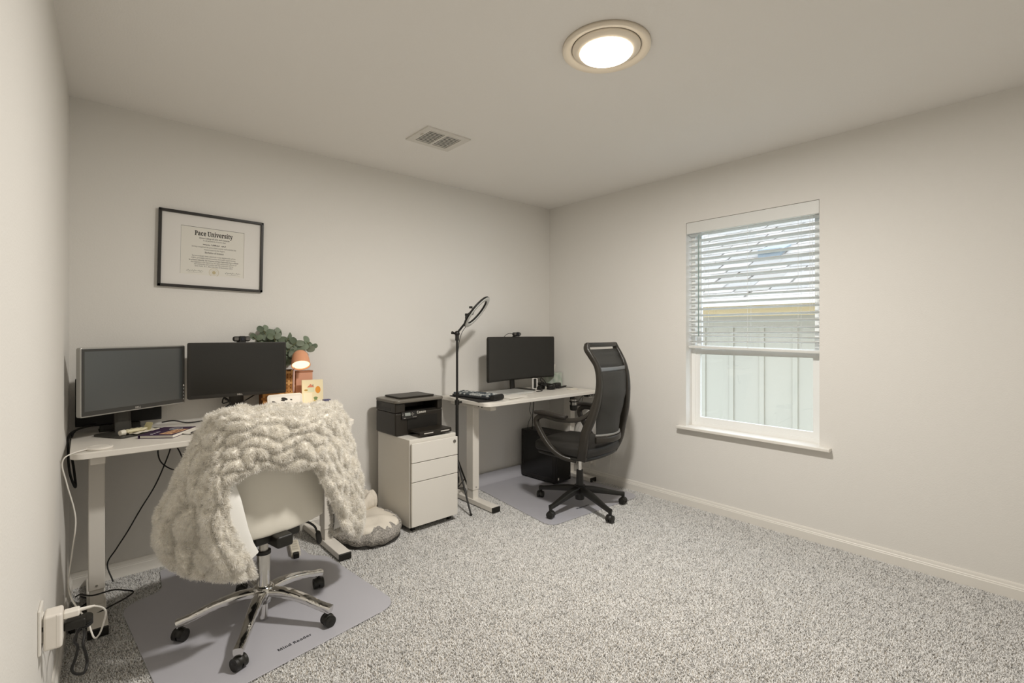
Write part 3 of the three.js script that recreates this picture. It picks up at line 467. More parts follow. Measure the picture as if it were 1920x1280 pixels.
// ---------------------------------------------------------------- white office chair
{
  const t = thing('white_office_chair', 'white leather office chair with chrome five star base', 'office chair', [-2.745, 0, 0.915], 0.0);
  const yaw = 0.2;                       // seat faces the desk; group axes are the room's
  const fx = -Math.sin(yaw), fz = -Math.cos(yaw);
  const leather = M('#e4dfd2', 0.36, { phys: true, clearcoat: 0.12, clearcoatRoughness: 0.4 });
  const rel = [[-0.3, -0.06], [-0.16, 0.289], [0.195, 0.239], [0.278, -0.106], [-0.02, -0.3]];
  for (const [i, [x, z]] of rel.entries()) {
    const l = Math.hypot(x, z), ux = x / l, uz = z / l, q = (r, y, w, h) => [ux * r, y, uz * r, w, h];
    part(t, 'base_arm', sweep([q(0.02, 0.128, 0.024, 0.016), q(0.1, 0.128, 0.023, 0.018), q(0.2, 0.109, 0.02, 0.016), q(0.265, 0.088, 0.018, 0.015), q(l + 0.014, 0.074, 0.018, 0.016)], { n: 16, e: 0.5 }), chrome);
    castor(t, x, z, 0.7 + i * 1.3, blackPl);
  }
  part(t, 'base_hub', lathe([[0, 0.08], [0.03, 0.08], [0.034, 0.1], [0.046, 0.118], [0.048, 0.135], [0.04, 0.15], [0.03, 0.158], [0, 0.158]], 36), chrome);
  part(t, 'gas_lift', [at(cyl(0.027, 0.027, 0.16, 28), 0, 0.22, 0), at(cyl(0.018, 0.018, 0.12, 24), 0, 0.04 + 0.03, 0)], chrome);
  part(t, 'lift_collar', at(cyl(0.03, 0.03, 0.014, 28), 0, 0.3, 0), blackPl);
  part(t, 'piston', at(cyl(0.019, 0.019, 0.12, 24), 0, 0.36, 0), steel);
  const up = new THREE.Group(); up.name = 'seat_assembly'; up.rotation.y = yaw; t.add(up);   // local -z is forward
  part(up, 'mechanism', [at(rb(0.2, 0.045, 0.26, 0.012), 0, 0.405, 0.0), at(rb(0.07, 0.05, 0.1, 0.01), 0, 0.395, 0.14)], blackPl);
  part(up, 'seat', at(pillow(0.5, 0.44, 0.09, { k: 0.4, p: 5 }), 0, 0.47, -0.13, -Math.PI / 2, 0, 0), leather);
  part(up, 'back_bracket', sweep([[0, 0.395, 0.06, 0.035, 0.008], [0, 0.4, 0.1, 0.035, 0.008], [0, 0.45, 0.11, 0.035, 0.008], [0, 0.55, 0.112, 0.03, 0.008]], { up: V(0, 0.6, 1) }), blackPl);
  part(up, 'backrest', pillow(0.49, 0.485, 0.062, { k: 0.22, p: 7, nu: 40, nv: 40, deform: (x, y, z) => { const v = (y + 0.2425) / 0.485; return [x * (1 - 0.04 * (1 - v)), 0.657 + y, 0.116 + z + 0.055 * v - 0.5 * x * x - 0.03 * Math.sin(v * Math.PI)]; } }), leather);
  part(up, 'tilt_lever', [tube([[0.1, 0.4, 0.04], [0.17, 0.392, 0.045], [0.215, 0.355, 0.05], [0.225, 0.33, 0.05]], 0.005, 16), at(pillow(0.03, 0.07, 0.016, { k: 0.9, p: 2.5 }), 0.234, 0.3, 0.052, 0, 0.3, 0.25)], blackPl);
}
// ---------------------------------------------------------------- fur throw over the chair
{
  const t = thing('fur_throw', 'cream faux fur throw draped over the white office chair', 'blanket');
  const BL = [
    [[-3.161, 0.429, 0.909], [-3.068, 0.34, 1.058], [-2.943, 0.307, 1.143], [-2.799, 0.263, 1.106]], [[-3.136, 0.517, 0.916], [-3.051, 0.482, 1.056], [-2.954, 0.436, 1.155], [-2.855, 0.392, 1.143]],
    [[-3.099, 0.635, 0.922], [-3.043, 0.624, 1.065], [-2.988, 0.59, 1.159], [-2.934, 0.53, 1.172]], [[-3.046, 0.759, 0.956], [-3.011, 0.751, 1.081], [-2.983, 0.72, 1.168], [-2.944, 0.669, 1.193]],
    [[-2.993, 0.864, 0.999], [-2.968, 0.83, 1.106], [-2.934, 0.776, 1.172], [-2.897, 0.716, 1.198]], [[-2.952, 0.928, 1.045], [-2.921, 0.901, 1.141], [-2.883, 0.825, 1.176], [-2.85, 0.731, 1.197]],
    [[-2.89, 0.957, 1.085], [-2.843, 0.919, 1.161], [-2.82, 0.825, 1.184], [-2.802, 0.728, 1.187]], [[-2.774, 0.945, 1.07], [-2.741, 0.906, 1.15], [-2.738, 0.811, 1.174], [-2.719, 0.707, 1.177]],
    [[-2.642, 0.938, 1.055], [-2.642, 0.903, 1.138], [-2.64, 0.806, 1.163], [-2.642, 0.69, 1.168]], [[-2.515, 0.937, 1.02], [-2.561, 0.892, 1.109], [-2.58, 0.795, 1.141], [-2.601, 0.692, 1.148]],
    [[-2.42, 0.905, 0.962], [-2.502, 0.856, 1.072], [-2.543, 0.762, 1.117], [-2.58, 0.669, 1.141]], [[-2.354, 0.789, 0.915], [-2.439, 0.754, 1.025], [-2.491, 0.687, 1.081], [-2.547, 0.613, 1.127]],
    [[-2.297, 0.627, 0.879], [-2.385, 0.612, 0.989], [-2.442, 0.573, 1.045], [-2.503, 0.524, 1.092]], [[-2.254, 0.463, 0.854], [-2.335, 0.464, 0.953], [-2.394, 0.454, 1.01], [-2.453, 0.428, 1.047]],
    [[-2.242, 0.322, 0.853], [-2.315, 0.341, 0.951], [-2.375, 0.347, 1.008], [-2.421, 0.357, 1.043]], [[-2.257, 0.236, 0.875], [-2.296, 0.239, 0.929], [-2.326, 0.244, 0.952], [-2.366, 0.287, 0.987]]];
  // three more columns carry the throw over the top edge and down the far side
  const far = BL.map((row, i) => {
    const o = row[0], add = (p, d) => p.map((v, k) => v + d[k]);
    const D = i < 4 ? [[0.035, 0, -0.08], [0.1, 0.0, -0.035], [0.09, 0, 0.01]] : i < 11 ? [[0.0, -0.005, -0.085], [0.01, -0.13, -0.045], [0.0, -0.13, -0.01]] : [[-0.02, 0, -0.07], [-0.08, 0, -0.03], [-0.06, 0, 0.02]];
    const a = add(o, D[0]), b = add(a, D[1]), c = add(b, D[2]); return [c, b, a, ...row];
  });
  const NS = 300, NT = 120, S = far.length, T = 7;
  const cr = (a, b, c, d, u) => 0.5 * (2 * b + (c - a) * u + (2 * a - 5 * b + 4 * c - d) * u * u + (3 * b - a - 3 * c + d) * u * u * u);
  const get = (i, j) => far[Math.max(0, Math.min(S - 1, i))][Math.max(0, Math.min(T - 1, j))];
  const surf = (s, tt) => { const fs = s * (S - 1), ft = tt * (T - 1), i = Math.min(S - 2, Math.floor(fs)), j = Math.min(T - 2, Math.floor(ft)), u = fs - i, v = ft - j, out = [0, 0, 0];
    for (let k = 0; k < 3; k++) { const col = []; for (let a = -1; a < 3; a++) col.push(cr(get(i + a, j - 1)[k], get(i + a, j)[k], get(i + a, j + 1)[k], get(i + a, j + 2)[k], v)); out[k] = cr(...col, u); } return out; };
  const grid = (lift, relief) => {
    const P = [], nor = [], idx = [], uv = [];
    for (let a = 0; a <= NS; a++) for (let b = 0; b <= NT; b++) {
      const s = relief ? a / NS : 0.03 + 0.94 * a / NS, v = relief ? b / NT : 0.03 + 0.935 * b / NT, p = V(...surf(s, v)), e = 0.004;
      const ds = V(...surf(Math.min(1, s + e), v)).sub(V(...surf(Math.max(0, s - e), v))), dt = V(...surf(s, Math.min(1, v + e))).sub(V(...surf(s, Math.max(0, v - e))));
      const n = new THREE.Vector3().crossVectors(dt, ds).normalize();
      const ribs = 13, wob = 0.3 * n2(s * 7, v * 3) + 0.25 * Math.sin(s * 46 + 3 * Math.sin(v * 9)), q = v * ribs + wob, ri = Math.floor(q), rib = Math.sqrt(Math.abs(Math.sin(Math.PI * q)));
      const cells = 15, ph = s * cells + (ri % 2) * 0.5 + 0.35 * n2(ri * 3.7, s * 4), pinch = 0.35 + 0.65 * Math.sqrt(Math.abs(Math.sin(Math.PI * ph)));
      const hang = Math.max(0, 1 - s * 4.2), fold = 0.02 * hang * Math.sin(v * 24 + 2 * n2(s * 5, 1)) + 0.012 * Math.max(0, (s - 0.68) * 3) * Math.sin(v * 20 + 1);
      const edge = Math.min(1, (1 - v) * 14, v * 14, s * 22, (1 - s) * 16);
      const h = lift + (relief ? (0.03 * rib * pinch + fold + 0.01 * n3(p.x * 9, p.y * 9, p.z * 9)) * (0.35 + 0.65 * edge) - 0.008 * (1 - edge) : fold);
      p.addScaledVector(n, h); P.push(p.x, p.y, p.z); uv.push(s * 2.4, v);
    }
    for (let a = 0; a < NS; a++) for (let b = 0; b < NT; b++) { const i = a * (NT + 1) + b, j = i + 1, k = i + NT + 1, l = k + 1; idx.push(i, j, k, j, l, k); }
    const g = new THREE.BufferGeometry(); g.setAttribute('position', new THREE.Float32BufferAttribute(P, 3)); g.setAttribute('uv', new THREE.Float32BufferAttribute(uv, 2)); g.setIndex(idx); g.computeVertexNormals(); return g;
  };
  const pile = grid(-0.026, true), furM = M('#fbf7ee', 0.95), lining = M('#f4f2ec', 0.9);
  const body = part(t, 'fur_pile', pile, furM);
  part(t, 'lining', grid(-0.04, false), lining);
  const flap = [[-2.935, 0.69, 1.14], [-2.912, 0.6, 1.14], [-2.893, 0.5, 1.13], [-2.872, 0.42, 1.115], [-2.85, 0.36, 1.1]];
  part(t, 'lining_fold', sweep(flap.map(([x, y, z], i) => [x, y, z, 0.03 + 0.004 * i, 0.008]), { up: V(0.25, 0, 1), n: 16, k: 8, e: 0.9 }), lining);
  // hair: bent tapered blades grown from the pile
  const blade = (() => { const pos = [], idx = [], r = rng(4); for (let k = 0; k < 5; k++) { const a = k * 2.51 + r(), l = 0.010 + 0.007 * r(), w = 0.00105 + 0.0006 * r(), c = Math.cos(a), s = Math.sin(a), bx0 = c * 0.0035 * r(), bz0 = s * 0.0035 * r(), o = pos.length / 3, px = -s * w, pz = c * w;
    pos.push(bx0 - px, -0.003, bz0 - pz, bx0 + px, -0.003, bz0 + pz, bx0 + c * 0.003 - px * 0.8, l * 0.55, bz0 + s * 0.003 - pz * 0.8, bx0 + c * 0.003 + px * 0.8, l * 0.55, bz0 + s * 0.003 + pz * 0.8, bx0 + c * 0.0085, l, bz0 + s * 0.0085); idx.push(o, o + 1, o + 2, o + 1, o + 3, o + 2, o + 2, o + 3, o + 4); }
    const g = new THREE.BufferGeometry(); g.setAttribute('position', new THREE.Float32BufferAttribute(pos, 3)); g.setIndex(idx); g.computeVertexNormals(); return g; })();
  const N = 60000, hr = rng(99), sampler = new MeshSurfaceSampler(new THREE.Mesh(pile.toNonIndexed(), furM)); sampler.setRandomGenerator(hr); sampler.build();
  const p = V(0, 0, 0), n = V(0, 0, 0), q = new THREE.Quaternion(), Y = V(0, 1, 0), bp = blade.attributes.position, bi = blade.index.array, nb = bp.count, tmp = V(0, 0, 0), tq = new THREE.Quaternion();
  const hp = new Float32Array(N * nb * 3), hc = new Float32Array(N * nb * 3), hi = new Uint32Array(N * bi.length);
  for (let i = 0; i < N; i++) {
    sampler.sample(p, n); const cl = n3(p.x * 38, p.y * 38, p.z * 38), c2 = n3(p.x * 38 + 9, p.y * 38, p.z * 38 + 4);
    const d = n.clone().multiplyScalar(0.7).add(V(0.55 * cl + (hr() - 0.5) * 0.5, -0.42 + 0.3 * c2 + (hr() - 0.5) * 0.4, 0.4 * c2 + (hr() - 0.5) * 0.5)).normalize();
    tq.setFromUnitVectors(Y, d).multiply(q.setFromAxisAngle(Y, hr() * 6.28)); const sc = 0.65 + 0.5 * hr(), l = 0.93 + 0.07 * hr(), w = 0.03 * hr();
    for (let b = 0; b < nb; b++) { tmp.fromBufferAttribute(bp, b).multiplyScalar(sc).applyQuaternion(tq).add(p); const o = (i * nb + b) * 3; hp[o] = tmp.x; hp[o + 1] = tmp.y; hp[o + 2] = tmp.z; hc[o] = 0.99 * l; hc[o + 1] = (0.972 - w * 0.3) * l; hc[o + 2] = (0.935 - w) * l; }
    for (let b = 0; b < bi.length; b++) hi[i * bi.length + b] = bi[b] + i * nb;
  }
  const hg = new THREE.BufferGeometry(); hg.setAttribute('position', new THREE.BufferAttribute(hp, 3)); hg.setAttribute('color', new THREE.BufferAttribute(hc, 3)); hg.setIndex(new THREE.BufferAttribute(hi, 1)); hg.computeVertexNormals();
  const im = new THREE.Mesh(hg, M('#ffffff', 0.9, { phys: true, vertexColors: true, transmission: 0.6 }));
  im.name = 'fur_hair'; im.userData = { kind: 'stuff' }; im.castShadow = im.receiveShadow = true; body.add(im);
}
// ---------------------------------------------------------------- chair mats
function chairMat(name, label, pts, lettersAt, turn, bump) {
  const s = new THREE.Shape(), n = pts.length;          // rounded polygon of [x, z, r]
  for (let i = 0; i < n; i++) {
    const a = pts[(i + n - 1) % n], b = pts[i], c = pts[(i + 1) % n], r = b[2];
    const la = Math.hypot(a[0] - b[0], a[1] - b[1]), lc = Math.hypot(c[0] - b[0], c[1] - b[1]);
    const p = [b[0] + (a[0] - b[0]) * r / la, b[1] + (a[1] - b[1]) * r / la], q = [b[0] + (c[0] - b[0]) * r / lc, b[1] + (c[1] - b[1]) * r / lc];
    i ? s.lineTo(p[0], -p[1]) : s.moveTo(p[0], -p[1]); s.quadraticCurveTo(b[0], -b[1], q[0], -q[1]);
  }
  s.closePath();
  const t = thing(name, label, 'chair mat');
  const g = new THREE.ExtrudeGeometry(s, { depth: 0.0024, bevelEnabled: true, bevelSize: 0.001, bevelThickness: 0.0006, bevelSegments: 1, curveSegments: 10 }); g.rotateX(-Math.PI / 2);
  const m = M('#b2b1b7', 0.4, { phys: true, clearcoat: 0.15, clearcoatRoughness: 0.45 });
  part(t, 'mat_sheet', g, m, [0, 0.0006, 0]);
  if (bump) part(t, 'curled_edge', bump, m);
  const tx = text('Mind Reader', 0.0165, 0.0004); tx.rotateX(-Math.PI / 2); part(t, 'print', tx, M('#23232a', 0.6), [lettersAt[0], 0.0037, lettersAt[1]], [0, turn, 0]);
}
chairMat('chair_mat', 'grey plastic chair mat under the white chair', [[-3.215, 0.385, 0.09], [-3.05, 0.33, 0.06], [-3.035, 0.07, 0.03], [-2.4, 0.09, 0.04], [-2.37, 0.43, 0.05], [-2.305, 0.47, 0.05], [-2.235, 1.19, 0.1], [-3.13, 1.345, 0.08]], [-2.695, 1.178], 0.15);
{
  // the back of the second mat rides up on the baseboard
  const g = pillow(0.62, 0.125, 0.003, { k: 0.06, p: 20, nu: 20, nv: 10, deform: (x, y, z) => { const u = (y + 0.0625) / 0.125; return [-0.6 + x, 0.002 + 0.085 * u * u, 0.075 - 0.055 * u + z]; } });
  chairMat('chair_mat', 'grey plastic chair mat under the black mesh chair', [[-0.925, 0.08, 0.03], [-0.08, 0.08, 0.04], [-0.09, 1.07, 0.1], [-1.045, 1.03, 0.09]], [-0.612, 0.933], -0.02, g);
}

// ---------------------------------------------------------------- black mesh chair
{
  const t = thing('mesh_office_chair', 'black mesh high back office chair facing the corner desk', 'office chair', [-0.635, 0, 0.925]);
  const frame = M('#2b2721', 0.4), legM = M('#1d1c19', 0.45);
  const rel = [[-0.058, -0.345], [-0.31, 0.008], [-0.066, 0.321], [0.294, 0.164], [0.26, -0.22]];
  for (const [i, [x, z]] of rel.entries()) {
    const l = Math.hypot(x, z), ux = x / l, uz = z / l, q = (r, y, w, h) => [ux * r, y, uz * r, w, h];
    part(t, 'base_arm', sweep([q(0.015, 0.135, 0.028, 0.024), q(0.1, 0.127, 0.024, 0.022), q(l - 0.03, 0.083, 0.015, 0.014), q(l + 0.006, 0.078, 0.014, 0.014)], { n: 12, k: 3, e: 0.45 }), legM);
    part(t, 'arm_tip', at(cyl(0.013, 0.012, 0.03, 14), x, 0.072, z), legM);
    castor(t, x, z, 0.4 + i * 1.45, legM);
  }
  part(t, 'base_hub', at(cyl(0.04, 0.032, 0.1, 28), 0, 0.115, 0), legM);
  part(t, 'lift_cover', at(cyl(0.024, 0.027, 0.12, 24), 0, 0.215, 0), legM);
  part(t, 'piston', at(cyl(0.014, 0.014, 0.13, 20), 0, 0.325, 0), chrome);
  const up = new THREE.Group(); up.name = 'seat_assembly'; up.rotation.y = 0.12; t.add(up);
  part(up, 'mechanism', [at(rb(0.18, 0.05, 0.24, 0.012), 0, 0.39, -0.01), at(cyl(0.02, 0.02, 0.05, 16), -0.05, 0.37, -0.08)], legM);
  part(up, 'seat', at(pillow(0.49, 0.5, 0.105, { k: 0.45, p: 3.5 }), 0, 0.46, -0.02, -Math.PI / 2, 0, 0), M('#1d1b18', 0.5));
  part(up, 'seat_pan', at(pillow(0.46, 0.46, 0.04, { k: 0.45, p: 4 }), 0, 0.412, -0.02, -Math.PI / 2, 0, 0), legM);
  part(up, 'tilt_lever', [at(cyl(0.004, 0.004, 0.16, 10), 0.19, 0.4, 0.03, 0, 0, Math.PI / 2 - 0.15), at(rb(0.06, 0.018, 0.01, 0.004), 0.285, 0.378, 0.05, 0, -0.3, -0.7)], legM);
  // side profile of the back: height, setback behind the chair's middle, half width
  const prof = [[0.415, 0.15, 0.2], [0.5, 0.185, 0.235], [0.6, 0.205, 0.24], [0.72, 0.245, 0.215], [0.86, 0.275, 0.19], [0.97, 0.275, 0.182], [1.05, 0.255, 0.18], [1.115, 0.215, 0.19], [1.16, 0.185, 0.192], [1.19, 0.18, 0.178]];
  for (const s of [-1, 1]) part(up, 'back_rail', sweep(prof.map(([y, z, w], i) => [s * w, y, z, [0.02, 0.02, 0.022, 0.024, 0.022, 0.019, 0.018, 0.017, 0.016, 0.015][i], [0.034, 0.03, 0.03, 0.028, 0.022, 0.019, 0.019, 0.02, 0.02, 0.018][i]]), { up: V(0, 0, 1), n: 14 }), frame);
  const inner = [[0.43, 0.235, 0.155], [0.57, 0.23, 0.155], [0.66, 0.235, 0.165], [0.76, 0.255, 0.18], [0.86, 0.275, 0.185], ...prof.slice(5)];
  const at2 = (y) => { for (let i = 0; i < inner.length - 1; i++) if (y <= inner[i + 1][0]) { const u = Math.max(0, (y - inner[i][0]) / (inner[i + 1][0] - inner[i][0])), f = u * u * (3 - 2 * u) * 0.5 + u * 0.5; return [inner[i][1] + (inner[i + 1][1] - inner[i][1]) * f, inner[i][2] + (inner[i + 1][2] - inner[i][2]) * f]; } return inner[inner.length - 1].slice(1); };
  const bar = (y, dep, hw, hh, n = 9) => sweep(Array.from({ length: n }, (_, i) => { const u = i / (n - 1) * 2 - 1, [z, w] = at2(y); return [u * w, y, z + dep * (1 - u * u), hw, hh]; }), { up: V(0, 1, 0), n: 12, k: 3 });
  part(up, 'head_bar', bar(1.185, 0.018, 0.016, 0.016), frame); part(up, 'neck_bar', bar(1.02, 0.03, 0.008, 0.015), M('#7d8083', 0.35, { metalness: 0.3 })); part(up, 'lumbar_bar', bar(0.545, 0.05, 0.014, 0.022), frame); part(up, 'lumbar_trim', bar(0.578, 0.056, 0.006, 0.006), greyPl);
  const meshTex = dataTex(128, (u, v) => { const a = Math.sin(u * Math.PI * 64), b = Math.sin(v * Math.PI * 32); return 0.55 + 0.25 * Math.max(a, b); }, { rep: [6, 6] });
  const meshM = M('#33322f', 0.55, { transparent: true, opacity: 0.86, bumpMap: meshTex, bumpScale: 0.0008 });
  const panel = (y0, y1, dep) => pillow(1, 1, 0.003, { k: 0, p: 40, nu: 24, nv: 40, deform: (x, y, z) => { const Y = y0 + (y + 0.5) * (y1 - y0), [zz, w] = at2(Y); return [x * 2 * (w - 0.006), Y, zz + z + dep * (1 - 4 * x * x)]; } });
  part(up, 'back_mesh', panel(0.575, 1.01, 0.045), meshM); part(up, 'headrest_mesh', panel(1.03, 1.155, 0.02), meshM);
  for (const s of [-1, 1]) {
    part(up, 'armrest', sweep([[s * 0.265, 0.705, -0.19, 0.026, 0.014], [s * 0.27, 0.71, -0.13, 0.03, 0.016], [s * 0.27, 0.7, 0.02, 0.03, 0.015], [s * 0.262, 0.695, 0.07, 0.024, 0.012]], { n: 16, e: 0.7 }), M('#241f1a', 0.5));
    part(up, 'arm_support', sweep([[s * 0.2, 0.76, 0.255, 0.016, 0.02], [s * 0.24, 0.69, 0.16, 0.015, 0.016], [s * 0.265, 0.675, 0.02, 0.016, 0.014], [s * 0.268, 0.685, -0.14, 0.018, 0.014], [s * 0.272, 0.65, -0.185, 0.018, 0.018], [s * 0.27, 0.56, -0.14, 0.017, 0.018], [s * 0.262, 0.47, -0.06, 0.016, 0.018], [s * 0.235, 0.415, 0.02, 0.016, 0.018], [s * 0.19, 0.395, 0.1, 0.016, 0.016]], { up: V(1, 0, 0.02), n: 14 }), frame);
  }
}

// ---------------------------------------------------------------- file cabinet and printer
{
  const t = thing('file_cabinet', 'white metal three drawer file cabinet under the printer', 'cabinet', [-1.617, 0, 0.315], 0.03);
  const w = 0.362, d = 0.43, y0 = 0.03, y1 = 0.588, cm = M('#dcd8cf', 0.42), dm = M('#e2ded6', 0.42);
  part(t, 'body', [at(rb(w, y1 - y0, d - 0.02, 0.004), 0, (y0 + y1) / 2, -0.01)], cm);
  const zf = d / 2 - 0.004; let y = y1 - 0.02;
  for (const [i, h] of [0.125, 0.122, 0.283].entries()) { y -= h; const dr = part(t, 'drawer', rb(w - 0.006, h - 0.0045, 0.018, 0.002), dm, [0, y + h / 2, zf]); if (!i) part(dr, 'lock', [at(cyl(0.011, 0.011, 0.006, 24), w / 2 - 0.03, 0.032, 0.01, Math.PI / 2), at(bx(0.002, 0.009, 0.002), w / 2 - 0.03, 0.032, 0.0135)], M('#8a8680', 0.3, { metalness: 0.8 })); }
  for (const sx of [-1, 1]) for (const sz of [-1, 1]) part(t, 'wheel', at(cyl(0.016, 0.016, 0.022, 18), sx * (w / 2 - 0.04), 0.016, sz * (d / 2 - 0.05), 0, 0, Math.PI / 2), blackPl);
}
{
  const t = thing('printer', 'black multifunction laser printer on top of the file cabinet', 'printer', [-1.633, 0.588, 0.235], 0.035);
  const w = 0.37, h = 0.222, d = 0.265, pl = M('#231e17', 0.45), pd = M('#15120e', 0.5);
  part(t, 'body', [at(rb(w, 0.15, d, 0.012), 0, 0.077, 0), at(rb(0.075, 0.07, d, 0.012), -w / 2 + 0.0375, 0.185, 0), at(rb(0.04, 0.07, d, 0.01), w / 2 - 0.02, 0.185, 0), at(rb(w, 0.07, 0.08, 0.01), 0, 0.185, -d / 2 + 0.04)], pl);
  part(t, 'output_slot', box2(-w / 2 + 0.07, w / 2 - 0.035, 0.15, 0.157, -d / 2 + 0.07, d / 2 - 0.02), pd);
  const lid = part(t, 'scanner_lid', [at(slab(rrect(w + 0.004, d + 0.012, 0.03), 0.02, 0.006), 0, 0.226, 0.004, -Math.PI / 2)], M('#6b665d', 0.35));
  part(lid, 'lid_panel', at(rb(w - 0.1, 0.012, d - 0.06, 0.004), 0.01, 0.243, -0.015), pl);
  part(t, 'front_panel', at(rb(w - 0.13, 0.095, 0.006, 0.002), 0.02, 0.075, d / 2 + 0.001), pd);
  const cp = part(t, 'control_panel', at(rb(0.118, 0.05, 0.014, 0.004), -0.085, 0.132, d / 2 + 0.003, -0.25), pd);
  part(cp, 'display', at(rb(0.042, 0.02, 0.003, 0.001, 1), -0.1, 0.14, d / 2 + 0.0085, -0.25), M('#8d918c', 0.3));
  const btn = []; for (const [x, y] of [[-0.135, 0.145], [-0.137, 0.137], [-0.13, 0.118], [-0.121, 0.118], [-0.064, 0.145], [-0.055, 0.139], [-0.064, 0.133], [-0.073, 0.139], [-0.05, 0.12], [-0.062, 0.12], [-0.04, 0.12]]) btn.push(at(cyl(0.0026, 0.0026, 0.003, 10), x, y, d / 2 + 0.0105 + (0.132 - y) * 0.25, Math.PI / 2));
  part(cp, 'button', btn, M('#b6b2aa', 0.5));
  part(t, 'brand_logo', text('Canon', 0.017), M('#d9d5cc', 0.5), [0.01, 0.145, d / 2 + 0.0008]);
  const tr = part(t, 'paper_tray', [at(rb(w - 0.12, 0.012, 0.15, 0.004), 0.035, 0.034, d / 2 + 0.065), at(rb(w - 0.12, 0.024, 0.012, 0.004), 0.035, 0.022, d / 2 + 0.137)], pl);
  for (const sx of [-0.055, 0.075]) part(tr, 'tray_label', rb(0.07, 0.006, 0.002, 0.001, 1), M('#d4d0c8', 0.5), [0.03 + sx, 0.026, d / 2 + 0.1435]);
  part(t, 'side_grip', box2(-w / 2 - 0.0006, -w / 2 + 0.01, 0.163, 0.182, -0.08, 0.07), pd);
}
// ---------------------------------------------------------------- ring light
{
  const t = thing('ring_light', 'black tripod ring light stand beside the file cabinet', 'ring light', [-1.279, 0, 0.303]);
  const bm = M('#191714', 0.45);
  part(t, 'pole', [at(cyl(0.0115, 0.0115, 0.62, 16), 0, 0.45, 0), at(cyl(0.0085, 0.0085, 0.56, 16), 0, 0.98, 0)], bm);
  part(t, 'clamp', [at(cyl(0.017, 0.017, 0.035, 18), 0, 0.757, 0), at(cyl(0.017, 0.017, 0.04, 18), 0, 0.19, 0), at(cyl(0.008, 0.008, 0.03, 12), 0.02, 0.757, 0.005, 0, 0, Math.PI / 2)], bm);
  part(t, 'joint', [at(new THREE.SphereGeometry(0.02, 16, 12), 0.0, 1.262, 0), at(cyl(0.014, 0.014, 0.05, 14), 0, 1.235, 0), at(cyl(0.012, 0.006, 0.026, 12), -0.022, 1.265, -0.015, 0, 0, 1.3)], bm);
  const legs = [[-0.045, 0.232], [0.205, -0.1], [-0.125, -0.19]];
  for (const [x, z] of legs) { const l = part(t, 'leg', tube([[x * 0.06, 0.33, z * 0.06], [x * 0.5, 0.175, z * 0.5], [x, 0.008, z]], 0.0065, 8, 8), bm); part(l, 'leg_brace', tube([[x * 0.06, 0.13, z * 0.06], [x * 0.52, 0.165, z * 0.52]], 0.004, 4, 6), bm); part(l, 'rubber_foot', at(new THREE.SphereGeometry(0.0095, 12, 8), x, 0.01, z), blackSoft); }
  const head = new THREE.Group(); head.name = 'ring_head'; head.position.set(0.109, 1.42, 0.097); t.add(head);
  head.quaternion.setFromUnitVectors(V(0, 0, 1), V(0.487, -0.625, 0.622).normalize());
  const ro = 0.139, ri = 0.103;
  part(head, 'ring_housing', lathe([[ri, -0.006], [ri + 0.004, -0.011], [ro - 0.004, -0.011], [ro, -0.006], [ro, 0.004], [ri, 0.004], [ri, -0.006]], 72).rotateX(Math.PI / 2), bm);
  part(head, 'diffuser', lathe([[ri + 0.002, 0.003], [ro - 0.001, 0.003], [ro - 0.003, 0.009], [ri + 0.004, 0.009], [ri + 0.002, 0.003]], 72).rotateX(Math.PI / 2), M('#e4e4e0', 0.4));
  part(t, 'tilt_arm', tube([[0.0, 1.265, 0.0], [0.02, 1.292, 0.01], [0.052, 1.34, 0.03]], 0.008, 8, 10), bm);
  const holder = part(t, 'phone_holder', [tube([[0.06, 1.345, 0.035], [0.06, 1.385, 0.025], [0.085, 1.425, 0.06]], 0.005, 10, 8), at(rb(0.075, 0.016, 0.012, 0.003), 0.095, 1.43, 0.075, 0, 0.4, 0.9), at(rb(0.015, 0.02, 0.02, 0.003), 0.062, 1.4, 0.03), at(rb(0.02, 0.016, 0.02, 0.003), 0.088, 1.455, 0.05)], bm);
  part(t, 'controller_cable', tube([[0.06, 1.325, 0.05], [0.03, 1.28, 0.03], [0.012, 1.2, 0.01], [-0.012, 0.9, 0.012], [-0.02, 0.72, 0.015], [-0.014, 0.66, 0.014], [-0.02, 0.6, 0.016]], 0.002, 60), blackCable);
}
